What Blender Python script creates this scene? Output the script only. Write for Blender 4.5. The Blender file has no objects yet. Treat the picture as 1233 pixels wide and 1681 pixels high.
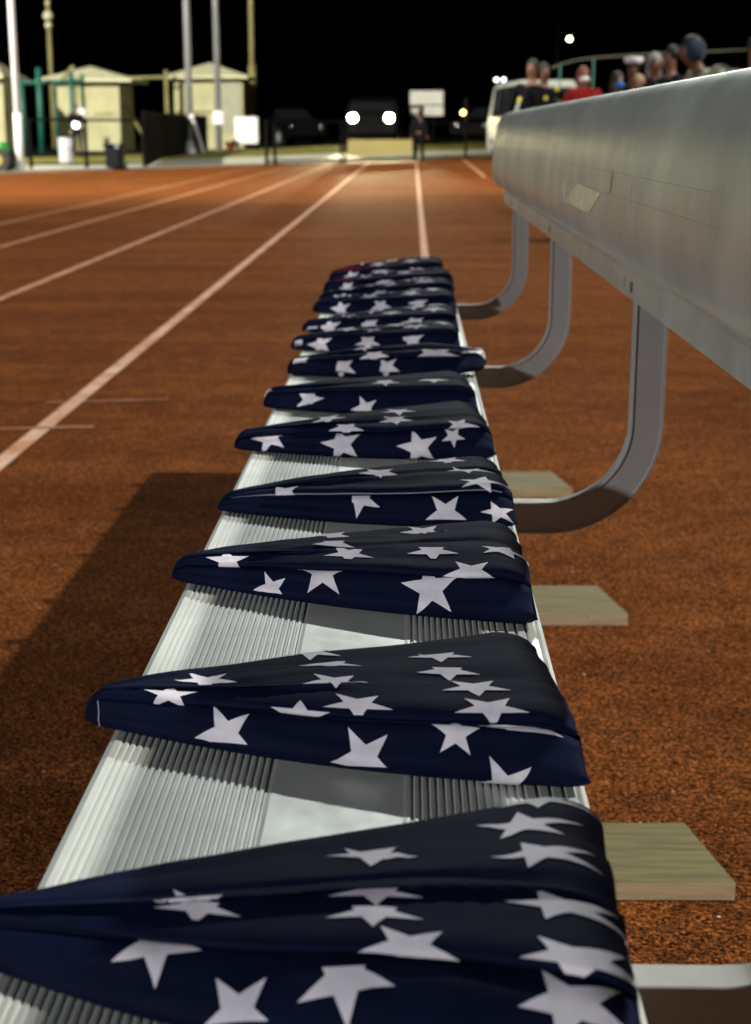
import bpy, bmesh, math, random
import numpy as np
from mathutils import Vector, Matrix, noise

random.seed(7)
rad = math.radians
S = bpy.context.scene

# ------------------------------------------------------------------ camera
F_PX, CX, CY, EYE = 2450.0, 616.5, 840.5, 0.87
PITCH = math.atan((CY - 215) / F_PX)
YAW = math.atan((673 - CX) * math.cos(PITCH) / F_PX)
FW = Vector((-math.sin(YAW) * math.cos(PITCH), math.cos(YAW) * math.cos(PITCH), -math.sin(PITCH)))
RT = Vector((math.cos(YAW), math.sin(YAW), 0))
UP = RT.cross(FW)
CAM = Vector((0, 0, EYE))


def at(px, py, Y):
    """point of the place seen at a pixel of the photograph, at distance Y along the bench"""
    d = FW + RT * ((px - CX) / F_PX) - UP * ((py - CY) / F_PX)
    return CAM + d * (Y / d.y)


cam = bpy.data.cameras.new('camera')
camo = bpy.data.objects.new('camera', cam)
S.collection.objects.link(camo)
camo.matrix_world = Matrix(((RT.x, UP.x, -FW.x, 0), (RT.y, UP.y, -FW.y, 0), (RT.z, UP.z, -FW.z, EYE), (0, 0, 0, 1)))
cam.sensor_fit = 'VERTICAL'
cam.sensor_height = 36
cam.sensor_width = 36
cam.lens = F_PX / 1681 * 36
cam.clip_start = 0.02
cam.clip_end = 3000
cam.dof.use_dof = True
cam.dof.focus_distance = 1.12
cam.dof.aperture_fstop = cam.lens / 4.6
cam.dof.aperture_blades = 9
S.camera = camo
S.render.resolution_x, S.render.resolution_y = 751, 1024

# ------------------------------------------------------------------ night sky, exposure
w = bpy.data.worlds.new("World")
S.world = w
w.use_nodes = True
nt = w.node_tree
nt.nodes.clear()
wo = nt.nodes.new('ShaderNodeOutputWorld')
bg = nt.nodes.new('ShaderNodeBackground')
sky = nt.nodes.new('ShaderNodeTexSky')
sky.sky_type = 'NISHITA'
sky.sun_disc = False
sky.sun_elevation = rad(-8)
sky.sun_rotation = rad(200)
bg.inputs['Strength'].default_value = 0.02
nt.links.new(sky.outputs[0], bg.inputs['Color'])
nt.links.new(bg.outputs[0], wo.inputs['Surface'])
S.view_settings.view_transform = 'Standard'
S.view_settings.look = 'None'
S.view_settings.exposure = 0
S.view_settings.gamma = 1
S.cycles.max_bounces = 6
S.cycles.use_denoising = True
S.cycles.sample_clamp_indirect = 4


def flood(name, pos, aim, power, size, color, spot=60, blend=0.35):
    L = bpy.data.lights.new(name, 'SPOT')
    L.energy = power
    L.color = color
    L.shadow_soft_size = size
    L.spot_size = rad(spot)
    L.spot_blend = blend
    o = bpy.data.objects.new(name, L)
    S.collection.objects.link(o)
    o.location = pos
    o.rotation_euler = (Vector(aim) - Vector(pos)).to_track_quat('-Z', 'Y').to_euler()
    return o


# stadium floodlights on their masts (outside the picture)
flood('floodlight', (28.6, 7.4, 30), (-1, 14, 0), 84000, 0.42, (1.0, 0.97, 0.88), 84, 0.5)          # key: from the right
flood('floodlight', (4, 50, 30), (-0.5, 3, 0), 38000, 0.5, (0.95, 1.0, 0.96), 50, 0.6)               # ahead, beyond the bench
flood('floodlight', (-26, -20, 11), (-1, 8, 0), 25000, 0.8, (0.98, 0.97, 1.0), 70, 0.6)              # behind, low
flood('floodlight', (-34, 4, 24), (-6, 44, 1), 300000, 0.8, (1.0, 0.95, 0.80), 60, 0.5)              # far end of the track

# ------------------------------------------------------------------ helpers
COL = S.collection


def tag(o, label=None, cat=None, group=None, kind=None):
    if label: o['label'] = label
    if cat: o['category'] = cat
    if group: o['group'] = group
    if kind: o['kind'] = kind
    return o


def empty(name, loc=(0, 0, 0), rz=0, **k):
    o = bpy.data.objects.new(name, None)
    COL.objects.link(o)
    o.location = loc
    o.rotation_euler = (0, 0, rz)
    o.empty_display_size = 0.05
    return tag(o, **k)


def obj(name, me, mats, parent=None, smooth=False, loc=None, **k):
    o = bpy.data.objects.new(name, me)
    COL.objects.link(o)
    for m in (mats if isinstance(mats, (list, tuple)) else [mats]):
        me.materials.append(m)
    if parent: o.parent = parent
    if loc is not None: o.location = loc
    if smooth:
        me.polygons.foreach_set('use_smooth', [True] * len(me.polygons))
    return tag(o, **k)


def mesh(vs, fs, mi=None):
    me = bpy.data.meshes.new('m')
    me.from_pydata([tuple(v) for v in vs], [], [tuple(f) for f in fs])
    if mi is not None:
        me.polygons.foreach_set('material_index', mi)
    me.update()
    return me


class MB:
    """collects shapes into one mesh"""

    def __init__(s):
        s.v, s.f, s.m = [], [], []

    def add(s, vs, fs, mi=0):
        n = len(s.v)
        s.v += [Vector(v) for v in vs]
        s.f += [tuple(i + n for i in f) for f in fs]
        s.m += [mi] * len(fs)
        return s

    def box(s, a, b, mi=0, M=None, bev=0.0):
        x0, y0, z0 = a
        x1, y1, z1 = b
        if bev <= 0:
            vs = [(x0, y0, z0), (x1, y0, z0), (x1, y1, z0), (x0, y1, z0), (x0, y0, z1), (x1, y0, z1), (x1, y1, z1), (x0, y1, z1)]
            fs = [(0, 3, 2, 1), (4, 5, 6, 7), (0, 1, 5, 4), (1, 2, 6, 5), (2, 3, 7, 6), (3, 0, 4, 7)]
        else:
            bm = bmesh.new()
            bmesh.ops.create_cube(bm, size=1)
            for v in bm.verts:
                v.co = Vector(((x0 + x1) / 2 + v.co.x * (x1 - x0), (y0 + y1) / 2 + v.co.y * (y1 - y0), (z0 + z1) / 2 + v.co.z * (z1 - z0)))
            bmesh.ops.bevel(bm, geom=bm.edges[:], offset=bev, segments=2, affect='EDGES', profile=0.6)
            bm.verts.index_update()
            vs = [v.co.copy() for v in bm.verts]
            fs = [[v.index for v in f.verts] for f in bm.faces]
            bm.free()
        if M: vs = [M @ Vector(v) for v in vs]
        return s.add(vs, fs, mi)

    def tube(s, pts, r, n=12, mi=0, cap=True):
        pts = [Vector(p) for p in pts]
        rs = r if isinstance(r, (list, tuple)) else [r] * len(pts)
        vs, fs = [], []
        ref = Vector((0, 0, 1))
        for i, p in enumerate(pts):
            d = (pts[min(i + 1, len(pts) - 1)] - pts[max(i - 1, 0)]).normalized()
            if abs(d.dot(ref)) > 0.95: ref = Vector((1, 0, 0)) if abs(d.x) < 0.9 else Vector((0, 1, 0))
            a = d.cross(ref).normalized()
            b = d.cross(a)
            for k in range(n):
                t = 2 * math.pi * k / n
                vs.append(p + (a * math.cos(t) + b * math.sin(t)) * rs[i])
        for i in range(len(pts) - 1):
            for k in range(n):
                fs.append((i * n + k, i * n + (k + 1) % n, (i + 1) * n + (k + 1) % n, (i + 1) * n + k))
        if cap:
            fs.append(tuple(range(n)))
            fs.append(tuple(range((len(pts) - 1) * n, len(pts) * n))[::-1])
        return s.add(vs, fs, mi)

    def ball(s, c, r, n=12, mi=0):
        rx, ry, rz = r if isinstance(r, (tuple, list)) else (r, r, r)
        vs, fs = [], []
        for i in range(n + 1):
            t = math.pi * i / n
            for k in range(2 * n):
                p = math.pi * k / n
                vs.append((c[0] + rx * math.sin(t) * math.cos(p), c[1] + ry * math.sin(t) * math.sin(p), c[2] + rz * math.cos(t)))
        for i in range(n):
            for k in range(2 * n):
                a, b = i * 2 * n + k, i * 2 * n + (k + 1) % (2 * n)
                fs.append((a, b, b + 2 * n, a + 2 * n))
        return s.add(vs, fs, mi)

    def prism(s, prof, y0, y1, axis='Y', mi=0, cap=True):
        """closed outline extruded along an axis; prof = (u, z) pairs"""
        n = len(prof)
        f = (lambda u, z, y: (u, y, z)) if axis == 'Y' else (lambda u, z, x: (x, u, z))
        vs = [f(u, z, y0) for u, z in prof] + [f(u, z, y1) for u, z in prof]
        fs = [(i, (i + 1) % n, n + (i + 1) % n, n + i) for i in range(n)]
        if cap: fs += [tuple(range(n))[::-1], tuple(range(n, 2 * n))]
        return s.add(vs, fs, mi)

    def build(s, name, mats, parent=None, smooth=False, fix=True, **k):
        me = mesh(s.v, s.f, s.m)
        if fix:
            bm = bmesh.new()
            bm.from_mesh(me)
            bmesh.ops.recalc_face_normals(bm, faces=bm.faces)
            bm.to_mesh(me)
            bm.free()
        o = obj(name, me, mats, parent, smooth, **k)
        return o


# ------------------------------------------------------------------ materials
class NT:
    def __init__(s, name):
        s.m = bpy.data.materials.new(name)
        s.m.use_nodes = True
        s.t = s.m.node_tree
        s.b = s.t.nodes['Principled BSDF']

    def n(s, typ, **k):
        x = s.t.nodes.new('ShaderNode' + typ)
        for a, v in k.items():
            if a in x.inputs: x.inputs[a].default_value = v
            else: setattr(x, a, v)
        return x

    def l(s, a, b):
        s.t.links.new(a, b)

    def co(s, scale=(1, 1, 1), kind='Object'):
        c = s.n('TexCoord')
        mp = s.n('Mapping')
        mp.inputs['Scale'].default_value = scale
        s.l(c.outputs[kind], mp.inputs[0])
        return mp.outputs[0]

    def noise(s, co, scale, detail=4, rough=0.6):
        x = s.n('TexNoise', Scale=scale, Detail=detail, Roughness=rough)
        s.l(co, x.inputs['Vector'])
        return x.outputs['Fac']

    def ramp(s, fac, stops):
        r = s.n('ValToRGB')
        e = r.color_ramp.elements
        while len(e) < len(stops): e.new(0.5)
        for el, (p, c) in zip(e, stops):
            el.position = p
            el.color = (*c, 1) if len(c) == 3 else c
        s.l(fac, r.inputs[0])
        return r.outputs[0]

    def mix(s, fac, a, b, mode='MIX'):
        x = s.n('MixRGB', blend_type=mode)
        for i, v in enumerate((fac, a, b)):
            if hasattr(v, 'is_linked') or hasattr(v, 'links'): s.l(v, x.inputs[i])
            else: x.inputs[i].default_value = v if i == 0 else (*v, 1)
        return x.outputs[0]

    def math(s, op, a, b=0.0):
        x = s.n('Math', operation=op)
        for i, v in enumerate((a, b)):
            if isinstance(v, (int, float)): x.inputs[i].default_value = v
            else: s.l(v, x.inputs[i])
        return x.outputs[0]

    def bump(s, h, strength=0.5, dist=0.001, prev=None):
        x = s.n('Bump')
        x.inputs['Strength'].default_value = strength
        x.inputs['Distance'].default_value = dist
        s.l(h, x.inputs['Height'])
        if prev: s.l(prev, x.inputs['Normal'])
        s.l(x.outputs[0], s.b.inputs['Normal'])
        return x.outputs[0]


def simple(name, color, rough=0.6, metal=0.0, var=0.15, scale=6.0, spec=0.5):
    N = NT(name)
    f = N.noise(N.co(), scale, 5)
    c = N.ramp(f, [(0.3, tuple(x * (1 - var) for x in color)), (0.7, tuple(min(1, x * (1 + var)) for x in color))])
    N.l(c, N.b.inputs['Base Color'])
    N.b.inputs['Roughness'].default_value = rough
    N.b.inputs['Metallic'].default_value = metal
    N.b.inputs['Specular IOR Level'].default_value = spec
    return N.m


def glow(name, color, strength):
    N = NT(name)
    N.b.inputs['Base Color'].default_value = (0.8, 0.8, 0.8, 1)
    N.b.inputs['Emission Color'].default_value = (*color, 1)
    N.b.inputs['Emission Strength'].default_value = strength
    return N.m


def track_mat():
    N = NT('rubber_track')
    co = N.co()
    big = N.noise(co, 0.35, 5, 0.6)
    c = N.ramp(big, [(0.3, (0.19, 0.066, 0.018)), (0.7, (0.26, 0.089, 0.025))])
    wave = N.noise(N.co((0.35, 2.2, 1)), 1.1, 4, 0.65)
    c = N.mix(0.8, c, N.ramp(wave, [(0.34, (0.66, 0.62, 0.60)), (0.62, (1.08, 1.08, 1.08))]), 'MULTIPLY')
    stain = N.noise(co, 1.7, 6, 0.75)
    c = N.mix(N.math('MULTIPLY', N.math('GREATER_THAN', stain, 0.60), 0.22), c, (0.05, 0.02, 0.008))
    mid = N.noise(co, 9, 5, 0.7)
    c = N.mix(0.55, c, N.ramp(mid, [(0.3, (0.30, 0.28, 0.27)), (0.72, (0.85, 0.85, 0.85))]), 'OVERLAY')
    vo = N.n('TexVoronoi', Scale=270.0)
    N.l(co, vo.inputs['Vector'])
    sep = N.n('SeparateColor')
    N.l(vo.outputs['Color'], sep.inputs[0])
    g = N.ramp(sep.outputs[0], [(0.0, (0.10, 0.10, 0.10)), (0.35, (0.7, 0.7, 0.7)), (0.75, (1.15, 1.15, 1.15)), (1.0, (2.3, 2.1, 1.9))])
    c = N.mix(1.0, c, g, 'MULTIPLY')
    dk = N.noise(co, 160, 3, 0.7)
    c = N.mix(1.0, c, N.ramp(dk, [(0.36, (0.25, 0.22, 0.2)), (0.52, (1, 1, 1))]), 'MULTIPLY')
    # pale grit scattered over the rubber
    vo2 = N.n('TexVoronoi', Scale=42.0)
    N.l(co, vo2.inputs['Vector'])
    s2 = N.n('SeparateColor')
    N.l(vo2.outputs['Color'], s2.inputs[0])
    near = N.math('LESS_THAN', vo2.outputs['Distance'], 0.085)
    pick = N.math('GREATER_THAN', s2.outputs[1], 0.90)
    c = N.mix(N.math('MULTIPLY', near, pick), c, (0.75, 0.62, 0.52))
    N.l(c, N.b.inputs['Base Color'])
    N.b.inputs['Roughness'].default_value = 0.85
    N.b.inputs['Specular IOR Level'].default_value = 0.02
    h = N.math('ADD', N.math('MULTIPLY', vo.outputs['Distance'], -0.8), N.math('MULTIPLY', dk, 1.6))
    N.bump(h, 1.0, 0.006)
    return N.m


def line_mat(name='worn_lane_paint', bare=0.70, full=0.92):
    N = NT(name)
    co = N.co()
    f = N.noise(co, 260, 4, 0.75)
    f2 = N.noise(co, 7, 5, 0.7)
    a = N.ramp(N.math('ADD', f, N.math('MULTIPLY', f2, 0.55)), [(bare, (0.36, 0.13, 0.04)), (full, (0.72, 0.54, 0.42))])
    N.l(a, N.b.inputs['Base Color'])
    N.b.inputs['Roughness'].default_value = 0.8
    N.b.inputs['Specular IOR Level'].default_value = 0.2
    N.bump(f, 0.6, 0.002)
    return N.m


def alu_mat(name, base=(0.62, 0.64, 0.61), metal=0.75, rough=0.36, stretch=(1, 1, 1), scr=0.5, smudge=0.25):
    N = NT(name)
    co = N.co()
    f = N.noise(co, 5, 6, 0.65)
    st = N.noise(N.co(stretch), 900, 3, 0.6)
    band = N.noise(N.co((2, 3.0, 2)), 3.0, 3, 0.5)
    c = N.ramp(f, [(0.3, tuple(x * (1 - smudge) for x in base)), (0.7, tuple(min(1, x * 1.08) for x in base))])
    if scr: c = N.mix(0.25, c, N.ramp(st, [(0.35, (0.45, 0.45, 0.45)), (0.65, (1, 1, 1))]), 'MULTIPLY')
    c = N.mix(smudge, c, N.ramp(band, [(0.35, (0.62, 0.64, 0.62)), (0.62, (1, 1, 1))]), 'MULTIPLY')
    N.l(c, N.b.inputs['Base Color'])
    N.b.inputs['Metallic'].default_value = metal
    r = N.n('MapRange')
    N.l(N.noise(co, 14, 6, 0.7), r.inputs[0])
    r.inputs[1].default_value, r.inputs[2].default_value = 0.3, 0.7
    r.inputs[3].default_value, r.inputs[4].default_value = rough * 0.85, rough * 1.2
    N.l(r.outputs[0], N.b.inputs['Roughness'])
    if scr: N.bump(st, 0.12 * scr, 0.0002)
    return N.m


def cloth_mat(name, color, rough=0.5, sheen=0.25):
    N = NT(name)
    co = N.co()
    f = N.noise(co, 30, 4, 0.6)
    c = N.ramp(f, [(0.3, tuple(x * 0.8 for x in color)), (0.7, tuple(min(1, x * 1.15) for x in color))])
    N.l(c, N.b.inputs['Base Color'])
    N.b.inputs['Roughness'].default_value = rough
    N.b.inputs['Sheen Weight'].default_value = sheen
    N.b.inputs['Sheen Roughness'].default_value = 0.4
    N.b.inputs['Specular IOR Level'].default_value = 0.06
    fine = N.noise(co, 2600, 2, 0.5)
    wr = N.noise(N.co((1, 2.2, 1)), 24, 3, 0.5)
    b = N.bump(wr, 0.22, 0.005)
    N.bump(fine, 0.15, 0.0003, b)
    return N.m


def wood_mat(name, a, b, stretch=(1, 12, 12)):
    N = NT(name)
    co = N.co(stretch)
    f = N.noise(co, 9, 6, 0.6)
    c = N.ramp(f, [(0.35, a), (0.65, b)])
    k = N.n('TexVoronoi', Scale=9.0)
    N.l(N.co((1, 2.2, 2.2)), k.inputs['Vector'])
    c = N.mix(N.math('LESS_THAN', k.outputs['Distance'], 0.10), c, (0.10, 0.06, 0.02))
    N.l(c, N.b.inputs['Base Color'])
    N.b.inputs['Roughness'].default_value = 0.75
    N.bump(N.noise(co, 40, 4), 0.3, 0.001)
    return N.m


M = {}
M['track'] = track_mat()
M['line'] = line_mat()
M['line_worn'] = line_mat('nearly_worn_off_lane_paint', 0.74, 1.10)
M['seat'] = alu_mat('ribbed_aluminium', (0.70, 0.73, 0.69), 0.50, 0.52, (0.02, 0.01, 1), 0.3, 0.14)
M['back'] = alu_mat('brushed_aluminium', (0.63, 0.69, 0.64), 0.56, 0.345, (1, 0.02, 0.3), 0.0, 0.3)
M['arm'] = alu_mat('aluminium_bar', (0.36, 0.355, 0.345), 0.30, 0.66, (1, 1, 0.05), 0.0, 0.2)
M['bolt'] = simple('steel_bolt', (0.25, 0.22, 0.18), 0.4, 0.9)
M['dark'] = simple('dark_gap', (0.02, 0.02, 0.02), 0.8)
M['reflection'] = simple('painted_reflection', (0.60, 0.57, 0.38), 0.6, 0, 0.18, 60)  # beige reflection in the backrest metal, put into the colour
M['navy'] = cloth_mat('navy_satin', (0.0038, 0.0072, 0.027), 0.70, 0.0)
M['white'] = cloth_mat('white_star_cloth', (0.84, 0.81, 0.90), 0.5, 0.1)
M['thread'] = cloth_mat('pale_thread', (0.30, 0.34, 0.42), 0.6, 0.1)
M['red'] = cloth_mat('dark_red_cloth', (0.10, 0.006, 0.012), 0.5, 0.1)
M['woodtop'] = wood_mat('weathered_board', (0.085, 0.068, 0.018), (0.15, 0.125, 0.038))
M['woodend'] = wood_mat('cut_board_edge', (0.60, 0.46, 0.24), (0.80, 0.66, 0.40))
M['concrete'] = simple('pale_concrete', (0.42, 0.42, 0.34), 0.9, 0, 0.12, 0.8)
M['grass'] = simple('dry_grass', (0.20, 0.19, 0.045), 0.9, 0, 0.35, 1.6, 0.1)
M['black'] = simple('black_paint', (0.004, 0.004, 0.004), 0.7, 0, 0.2, 3, 0.06)
M['asphalt'] = simple('asphalt', (0.008, 0.008, 0.008), 0.95, 0, 0.3, 1, 0.05)
M['galv'] = simple('galvanised_pole', (0.32, 0.33, 0.36), 0.5, 0.4, 0.1, 3)
M['wpaint'] = simple('white_paint', (0.75, 0.76, 0.78), 0.5, 0, 0.04, 3)
M['wallc'] = simple('cream_wall', (0.46, 0.44, 0.26), 0.85, 0, 0.15, 1.5)
M['roofc'] = simple('pale_roof', (0.66, 0.65, 0.44), 0.8, 0, 0.1, 2)
M['teal'] = simple('green_steel', (0.01, 0.10, 0.07), 0.5, 0, 0.15, 3)
M['ypole'] = simple('weathered_yellow_pole', (0.28, 0.25, 0.10), 0.6, 0, 0.3, 2)
M['glass'] = simple('dark_glass', (0.01, 0.012, 0.014), 0.08, 0, 0.1, 3, 0.6)
M['rubber'] = simple('tyre_rubber', (0.012, 0.012, 0.012), 0.8)
M['chrome'] = simple('chrome', (0.7, 0.7, 0.7), 0.15, 1.0, 0.02)
M['skin'] = simple('skin', (0.17, 0.08, 0.05), 0.5, 0, 0.08, 12)
M['headlight'] = glow('headlight_glass', (1.0, 0.86, 0.45), 260)
M['lamp'] = glow('lamp_globe', (0.95, 1.0, 0.45), 30)
M['amber'] = glow('amber_lamp', (1.0, 0.6, 0.12), 9)
M['dim'] = glow('lit_badge', (0.9, 0.95, 1.0), 4)
NB = NT('backlit_cream_banner')
tr_ = NB.n('BsdfTranslucent')
tr_.inputs[0].default_value = (0.85, 0.80, 0.45, 1)
mx_ = NB.n('MixShader')
NB.b.inputs['Base Color'].default_value = (0.80, 0.77, 0.48, 1)
NB.b.inputs['Roughness'].default_value = 0.7
NB.l(NB.b.outputs[0], mx_.inputs[1])
NB.l(tr_.outputs[0], mx_.inputs[2])
NB.l(mx_.outputs[0], NB.t.nodes['Material Output'].inputs['Surface'])
M['banner'] = NB.m

# ------------------------------------------------------------------ ground
EX, EY, NX, NY = -8.63, 32.03, -0.877, 0.480      # edge of the track surface and its outward direction


def vdist(x, y): return (y - EY) * NY + (x - EX) * NX


def zg(x, y):
    v = vdist(x, y)
    if v <= 0: return 0.0
    t = min(1, max(0, v / 6.0))
    k = min(1, max(0, (x + 9) / 7.0))
    return 0.015 + (t * t * (3 - 2 * t)) * (0.10 + 0.25 * k)


def on(px, Y, top=None):
    """ground point under pixel column px at distance Y"""
    p = at(px, 215, Y)
    return Vector((p.x, p.y, zg(p.x, p.y)))


def zat(py, Y): return at(CX, py, Y).z


def edgept(t, v, z):   # t metres along the edge, v beyond it
    return (EX + NY * t + NX * v, EY - NX * t + NY * v, z)


ground = obj('ground', mesh([(-300, -100, -0.05), (300, -100, -0.05), (300, 500, -0.05), (-300, 500, -0.05)], [(0, 1, 2, 3)]), M['asphalt'], kind='structure')
obj('running_track', mesh([(-40, -12, 0), (40, -12, 0), edgept(70, 0, 0), edgept(-60, 0, 0), (-60, -12, 0)], [(0, 1, 2, 3, 4)]), M['track'], kind='structure')


def strip(name, v0, v1, n, mat, lift):
    vs, fs = [], []
    ts = [-60 + i * 2.0 for i in range(80)]
    for i, t in enumerate(ts):
        for j in range(n + 1):
            v = v0 + (v1 - v0) * j / n
            x, y, _ = edgept(t, v, 0)
            vs.append((x, y, zg(x, y) + lift))
    for i in range(len(ts) - 1):
        for j in range(n):
            a = i * (n + 1) + j
            fs.append((a, a + n + 1, a + n + 2, a + 1))
    return obj(name, mesh(vs, fs), mat, kind='structure', smooth=True)


obj('turf_field', mesh([(-70, -40, 0.006), (-8.9, -40, 0.006), (-8.9, 27, 0.006), (-70, 27, 0.006)], [(0, 1, 2, 3)]), simple('green_turf', (0.07, 0.19, 0.035), 0.9, 0, 0.3, 3, 0.1), kind='structure')
strip('pavement', 0.0, 2.9, 6, M['concrete'], 0.0)
strip('grass_verge', 2.9, 9.0, 10, M['grass'], -0.004)
strip('parking_lot', 9.0, 60.0, 10, M['asphalt'], -0.008)
kv = MB()
k0, k1 = [], []
a, b, c, d = edgept(-55, -0.05, -0.01), edgept(70, -0.05, -0.01), edgept(70, 0.0, -0.01), edgept(-55, 0.0, -0.01)
kv.add([a, b, c, d] + [(p[0], p[1], 0.05) for p in (a, b, c, d)], [(4, 5, 6, 7), (0, 1, 5, 4), (1, 2, 6, 5), (3, 0, 4, 7), (2, 3, 7, 6)])
kv.build('kerb', M['concrete'], kind='structure')


def lane(pts, width, name='lane_line', mat='line'):
    vs, fs = [], []
    for i, (x, y) in enumerate(pts):
        a = Vector(pts[max(i - 1, 0)])
        b = Vector(pts[min(i + 1, len(pts) - 1)])
        t = (b - a).normalized()
        n = Vector((t.y, -t.x)) * width / 2
        vs += [(x - n.x, y - n.y, 0.004), (x + n.x, y + n.y, 0.004)]
    for i in range(len(pts) - 1):
        fs.append((2 * i, 2 * i + 1, 2 * i + 3, 2 * i + 2))
    return obj(name, mesh(vs, fs), M[mat], kind='structure')


def xline(p0, p1, y0, y1, bend=0.0, n=24):
    """lane line through two ground points, running from y0 to y1"""
    out = []
    for i in range(n + 1):
        y = y0 + (y1 - y0) * i / n
        x = p0[0] + (p1[0] - p0[0]) * (y - p0[1]) / (p1[1] - p0[1])
        out.append((x, y))
    return out


lane(xline((0.095, 4), (0.155, 30), -8, 48), 0.052)
lane(xline((-1.10, 4), (-1.15, 40), -8, 45.5), 0.052)
lane(xline((-2.18, 8), (-2.17, 30), -8, 43), 0.052, mat='line_worn')
lane(xline((-3.16, 11), (-3.12, 30), -8, 40.5), 0.05, mat='line_worn')
lane(xline((-3.93, 14), (-3.90, 30), -8, 39), 0.04, mat='line_worn')
lane([(1.45, 29.5), (1.52, 34), (1.60, 42), (1.72, 50)], 0.055)
lane([(-2.3, 8.35), (-2.85, 8.42)], 0.09, 'stagger_mark')
lane([(-1.55, 4.33), (-0.95, 4.42)], 0.02, 'stagger_mark', 'line_worn')
lane([(-1.2, 4.83), (-0.8, 4.9)], 0.012, 'stagger_mark', 'line_worn')

# ------------------------------------------------------------------ the bench
SZ = 0.505            # seat height
Y0, Y1 = -0.75, 3.86  # ends of the planks
bench = empty('team_bench', (0, 0, 0), label='long aluminium team bench with a tall smooth backrest carrying a row of folded flags', cat='bench')

# ribbed seat plank: cross-section in X, Z
XL, XR = -0.186, 0.104
prof = [(XL + 0.004, SZ - 0.045), (XL, SZ - 0.04), (XL, SZ - 0.006), (XL + 0.002, SZ - 0.002), (XL + 0.006, SZ)]


def ribs(x0, x1, pitch, depth, fill=0.5):
    n = int(round((x1 - x0) / pitch))
    p = (x1 - x0) / n
    for i in range(n):
        a = x0 + i * p
        prof.extend([(a + p * 0.10, SZ), (a + p * (1 - fill), SZ), (a + p * (1 - fill * 0.75), SZ - depth), (a + p * (1 - fill * 0.2), SZ - depth)])


ribs(-0.178, -0.079, 0.0046, 0.0008)
prof += [(-0.077, SZ - 0.0004), (-0.002, SZ - 0.0004)]
ribs(0.0, 0.068, 0.0046, 0.0008)
ribs(0.068, 0.098, 0.0075, 0.0018, 0.3)
prof += [(XR - 0.004, SZ - 0.0005), (XR - 0.001, SZ - 0.003), (XR, SZ - 0.007), (XR, SZ - 0.04), (XR - 0.004, SZ - 0.045)]
MB().prism(prof, Y0, Y1).build('seat', M['seat'], bench)
for ye, s in ((Y1, 1), (Y0, -1)):
    MB().box((XL - 0.002, min(ye, ye + s * 0.012), SZ - 0.048), (XR + 0.002, max(ye, ye + s * 0.012), SZ + 0.002), bev=0.003).build('end_cap', M['arm'], bench)

# backrest plank
bp = [(0.2385, 0.6950), (0.2385, 0.7100), (0.2388, 0.7215), (0.2430, 0.7245), (0.2440, 0.7265), (0.2390, 0.7285), (0.2310, 0.7315), (0.2210, 0.7375), (0.2135, 0.7470), (0.2090, 0.7580),
      (0.2072, 0.7700), (0.2070, 0.7850), (0.2078, 0.8000), (0.2093, 0.8200), (0.2115, 0.8400), (0.2143, 0.8600), (0.2172, 0.8760),
      (0.2205, 0.8880), (0.2255, 0.8980), (0.2325, 0.9065), (0.2410, 0.9125), (0.2510, 0.9155), (0.2610, 0.9150), (0.2700, 0.9110), (0.2760, 0.9040),
      (0.2785, 0.8950), (0.2760, 0.8940), (0.2720, 0.9030), (0.2600, 0.9110), (0.2500, 0.9115), (0.2400, 0.9085), (0.2330, 0.9020), (0.2270, 0.8900), (0.2220, 0.8700),
      (0.2160, 0.8300), (0.2120, 0.7900), (0.2110, 0.7650), (0.2180, 0.7480), (0.2300, 0.7360), (0.2440, 0.7300), (0.2470, 0.7270), (0.2460, 0.7235), (0.2408, 0.7200), (0.2408, 0.6950)]
bo = MB().prism(bp, Y0, Y1).build('backrest', M['back'], bench)
me = bo.data
me.polygons.foreach_set('use_smooth', [len(p.vertices) == 4 for p in me.polygons])
me.set_sharp_from_angle(angle=rad(32))
# end cap of the backrest, seams, bolts, painted reflection
cp = [(x, z) for x, z in bp[4:26]]
MB().prism(cp, Y1, Y1 + 0.012).build('end_cap', M['arm'], bench)


def face_x(z):
    for (x0, z0), (x1, z1) in zip(bp[9:24], bp[10:24]):
        if z0 <= z <= z1: return x0 + (x1 - x0) * (z - z0) / (z1 - z0)
    return 0.2075


def on_back(name, quad, mat, off=0.0004, n=6, thick=0.0):
    """a thin patch lying on the backrest's curved face; quad = (y, z) corners"""
    q = [Vector(p) for p in quad]
    vs, fs = [], []
    for i in range(n + 1):
        for j in range(n + 1):
            a = q[0].lerp(q[1], i / n)
            b = q[3].lerp(q[2], i / n)
            p = a.lerp(b, j / n)
            vs.append((face_x(p.y) - off, p.x, p.y))
    for i in range(n):
        for j in range(n):
            k = i * (n + 1) + j
            fs.append((k, k + 1, k + n + 2, k + n + 1))
    return obj(name, mesh(vs, fs), mat, bench)


on_back('pale_patch', [(1.90, 0.8075), (1.66, 0.8045), (1.76, 0.778), (2.02, 0.780)], M['reflection'], 0.0006)  # reflection on the shiny face, painted as a flat beige patch
on_back('seam', [(1.05, 0.829), (3.0, 0.829), (3.0, 0.8287), (1.05, 0.8287)], M['bolt'], 0.0003, 20)
on_back('seam', [(1.02, 0.8065), (2.02, 0.8065), (2.02, 0.8062), (1.02, 0.8062)], M['bolt'], 0.0003, 20)
on_back('seam', [(1.585, 0.829), (1.590, 0.829), (1.590, 0.808), (1.585, 0.808)], M['bolt'], 0.0004, 8)
on_back('seam', [(1.44, 0.828), (1.4415, 0.828), (1.4415, 0.808), (1.44, 0.808)], M['bolt'], 0.0004, 8)
on_back('seam', [(2.04, 0.805), (2.055, 0.805), (2.055, 0.776), (2.04, 0.776)], M['wpaint'], 0.0003, 8)
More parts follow.
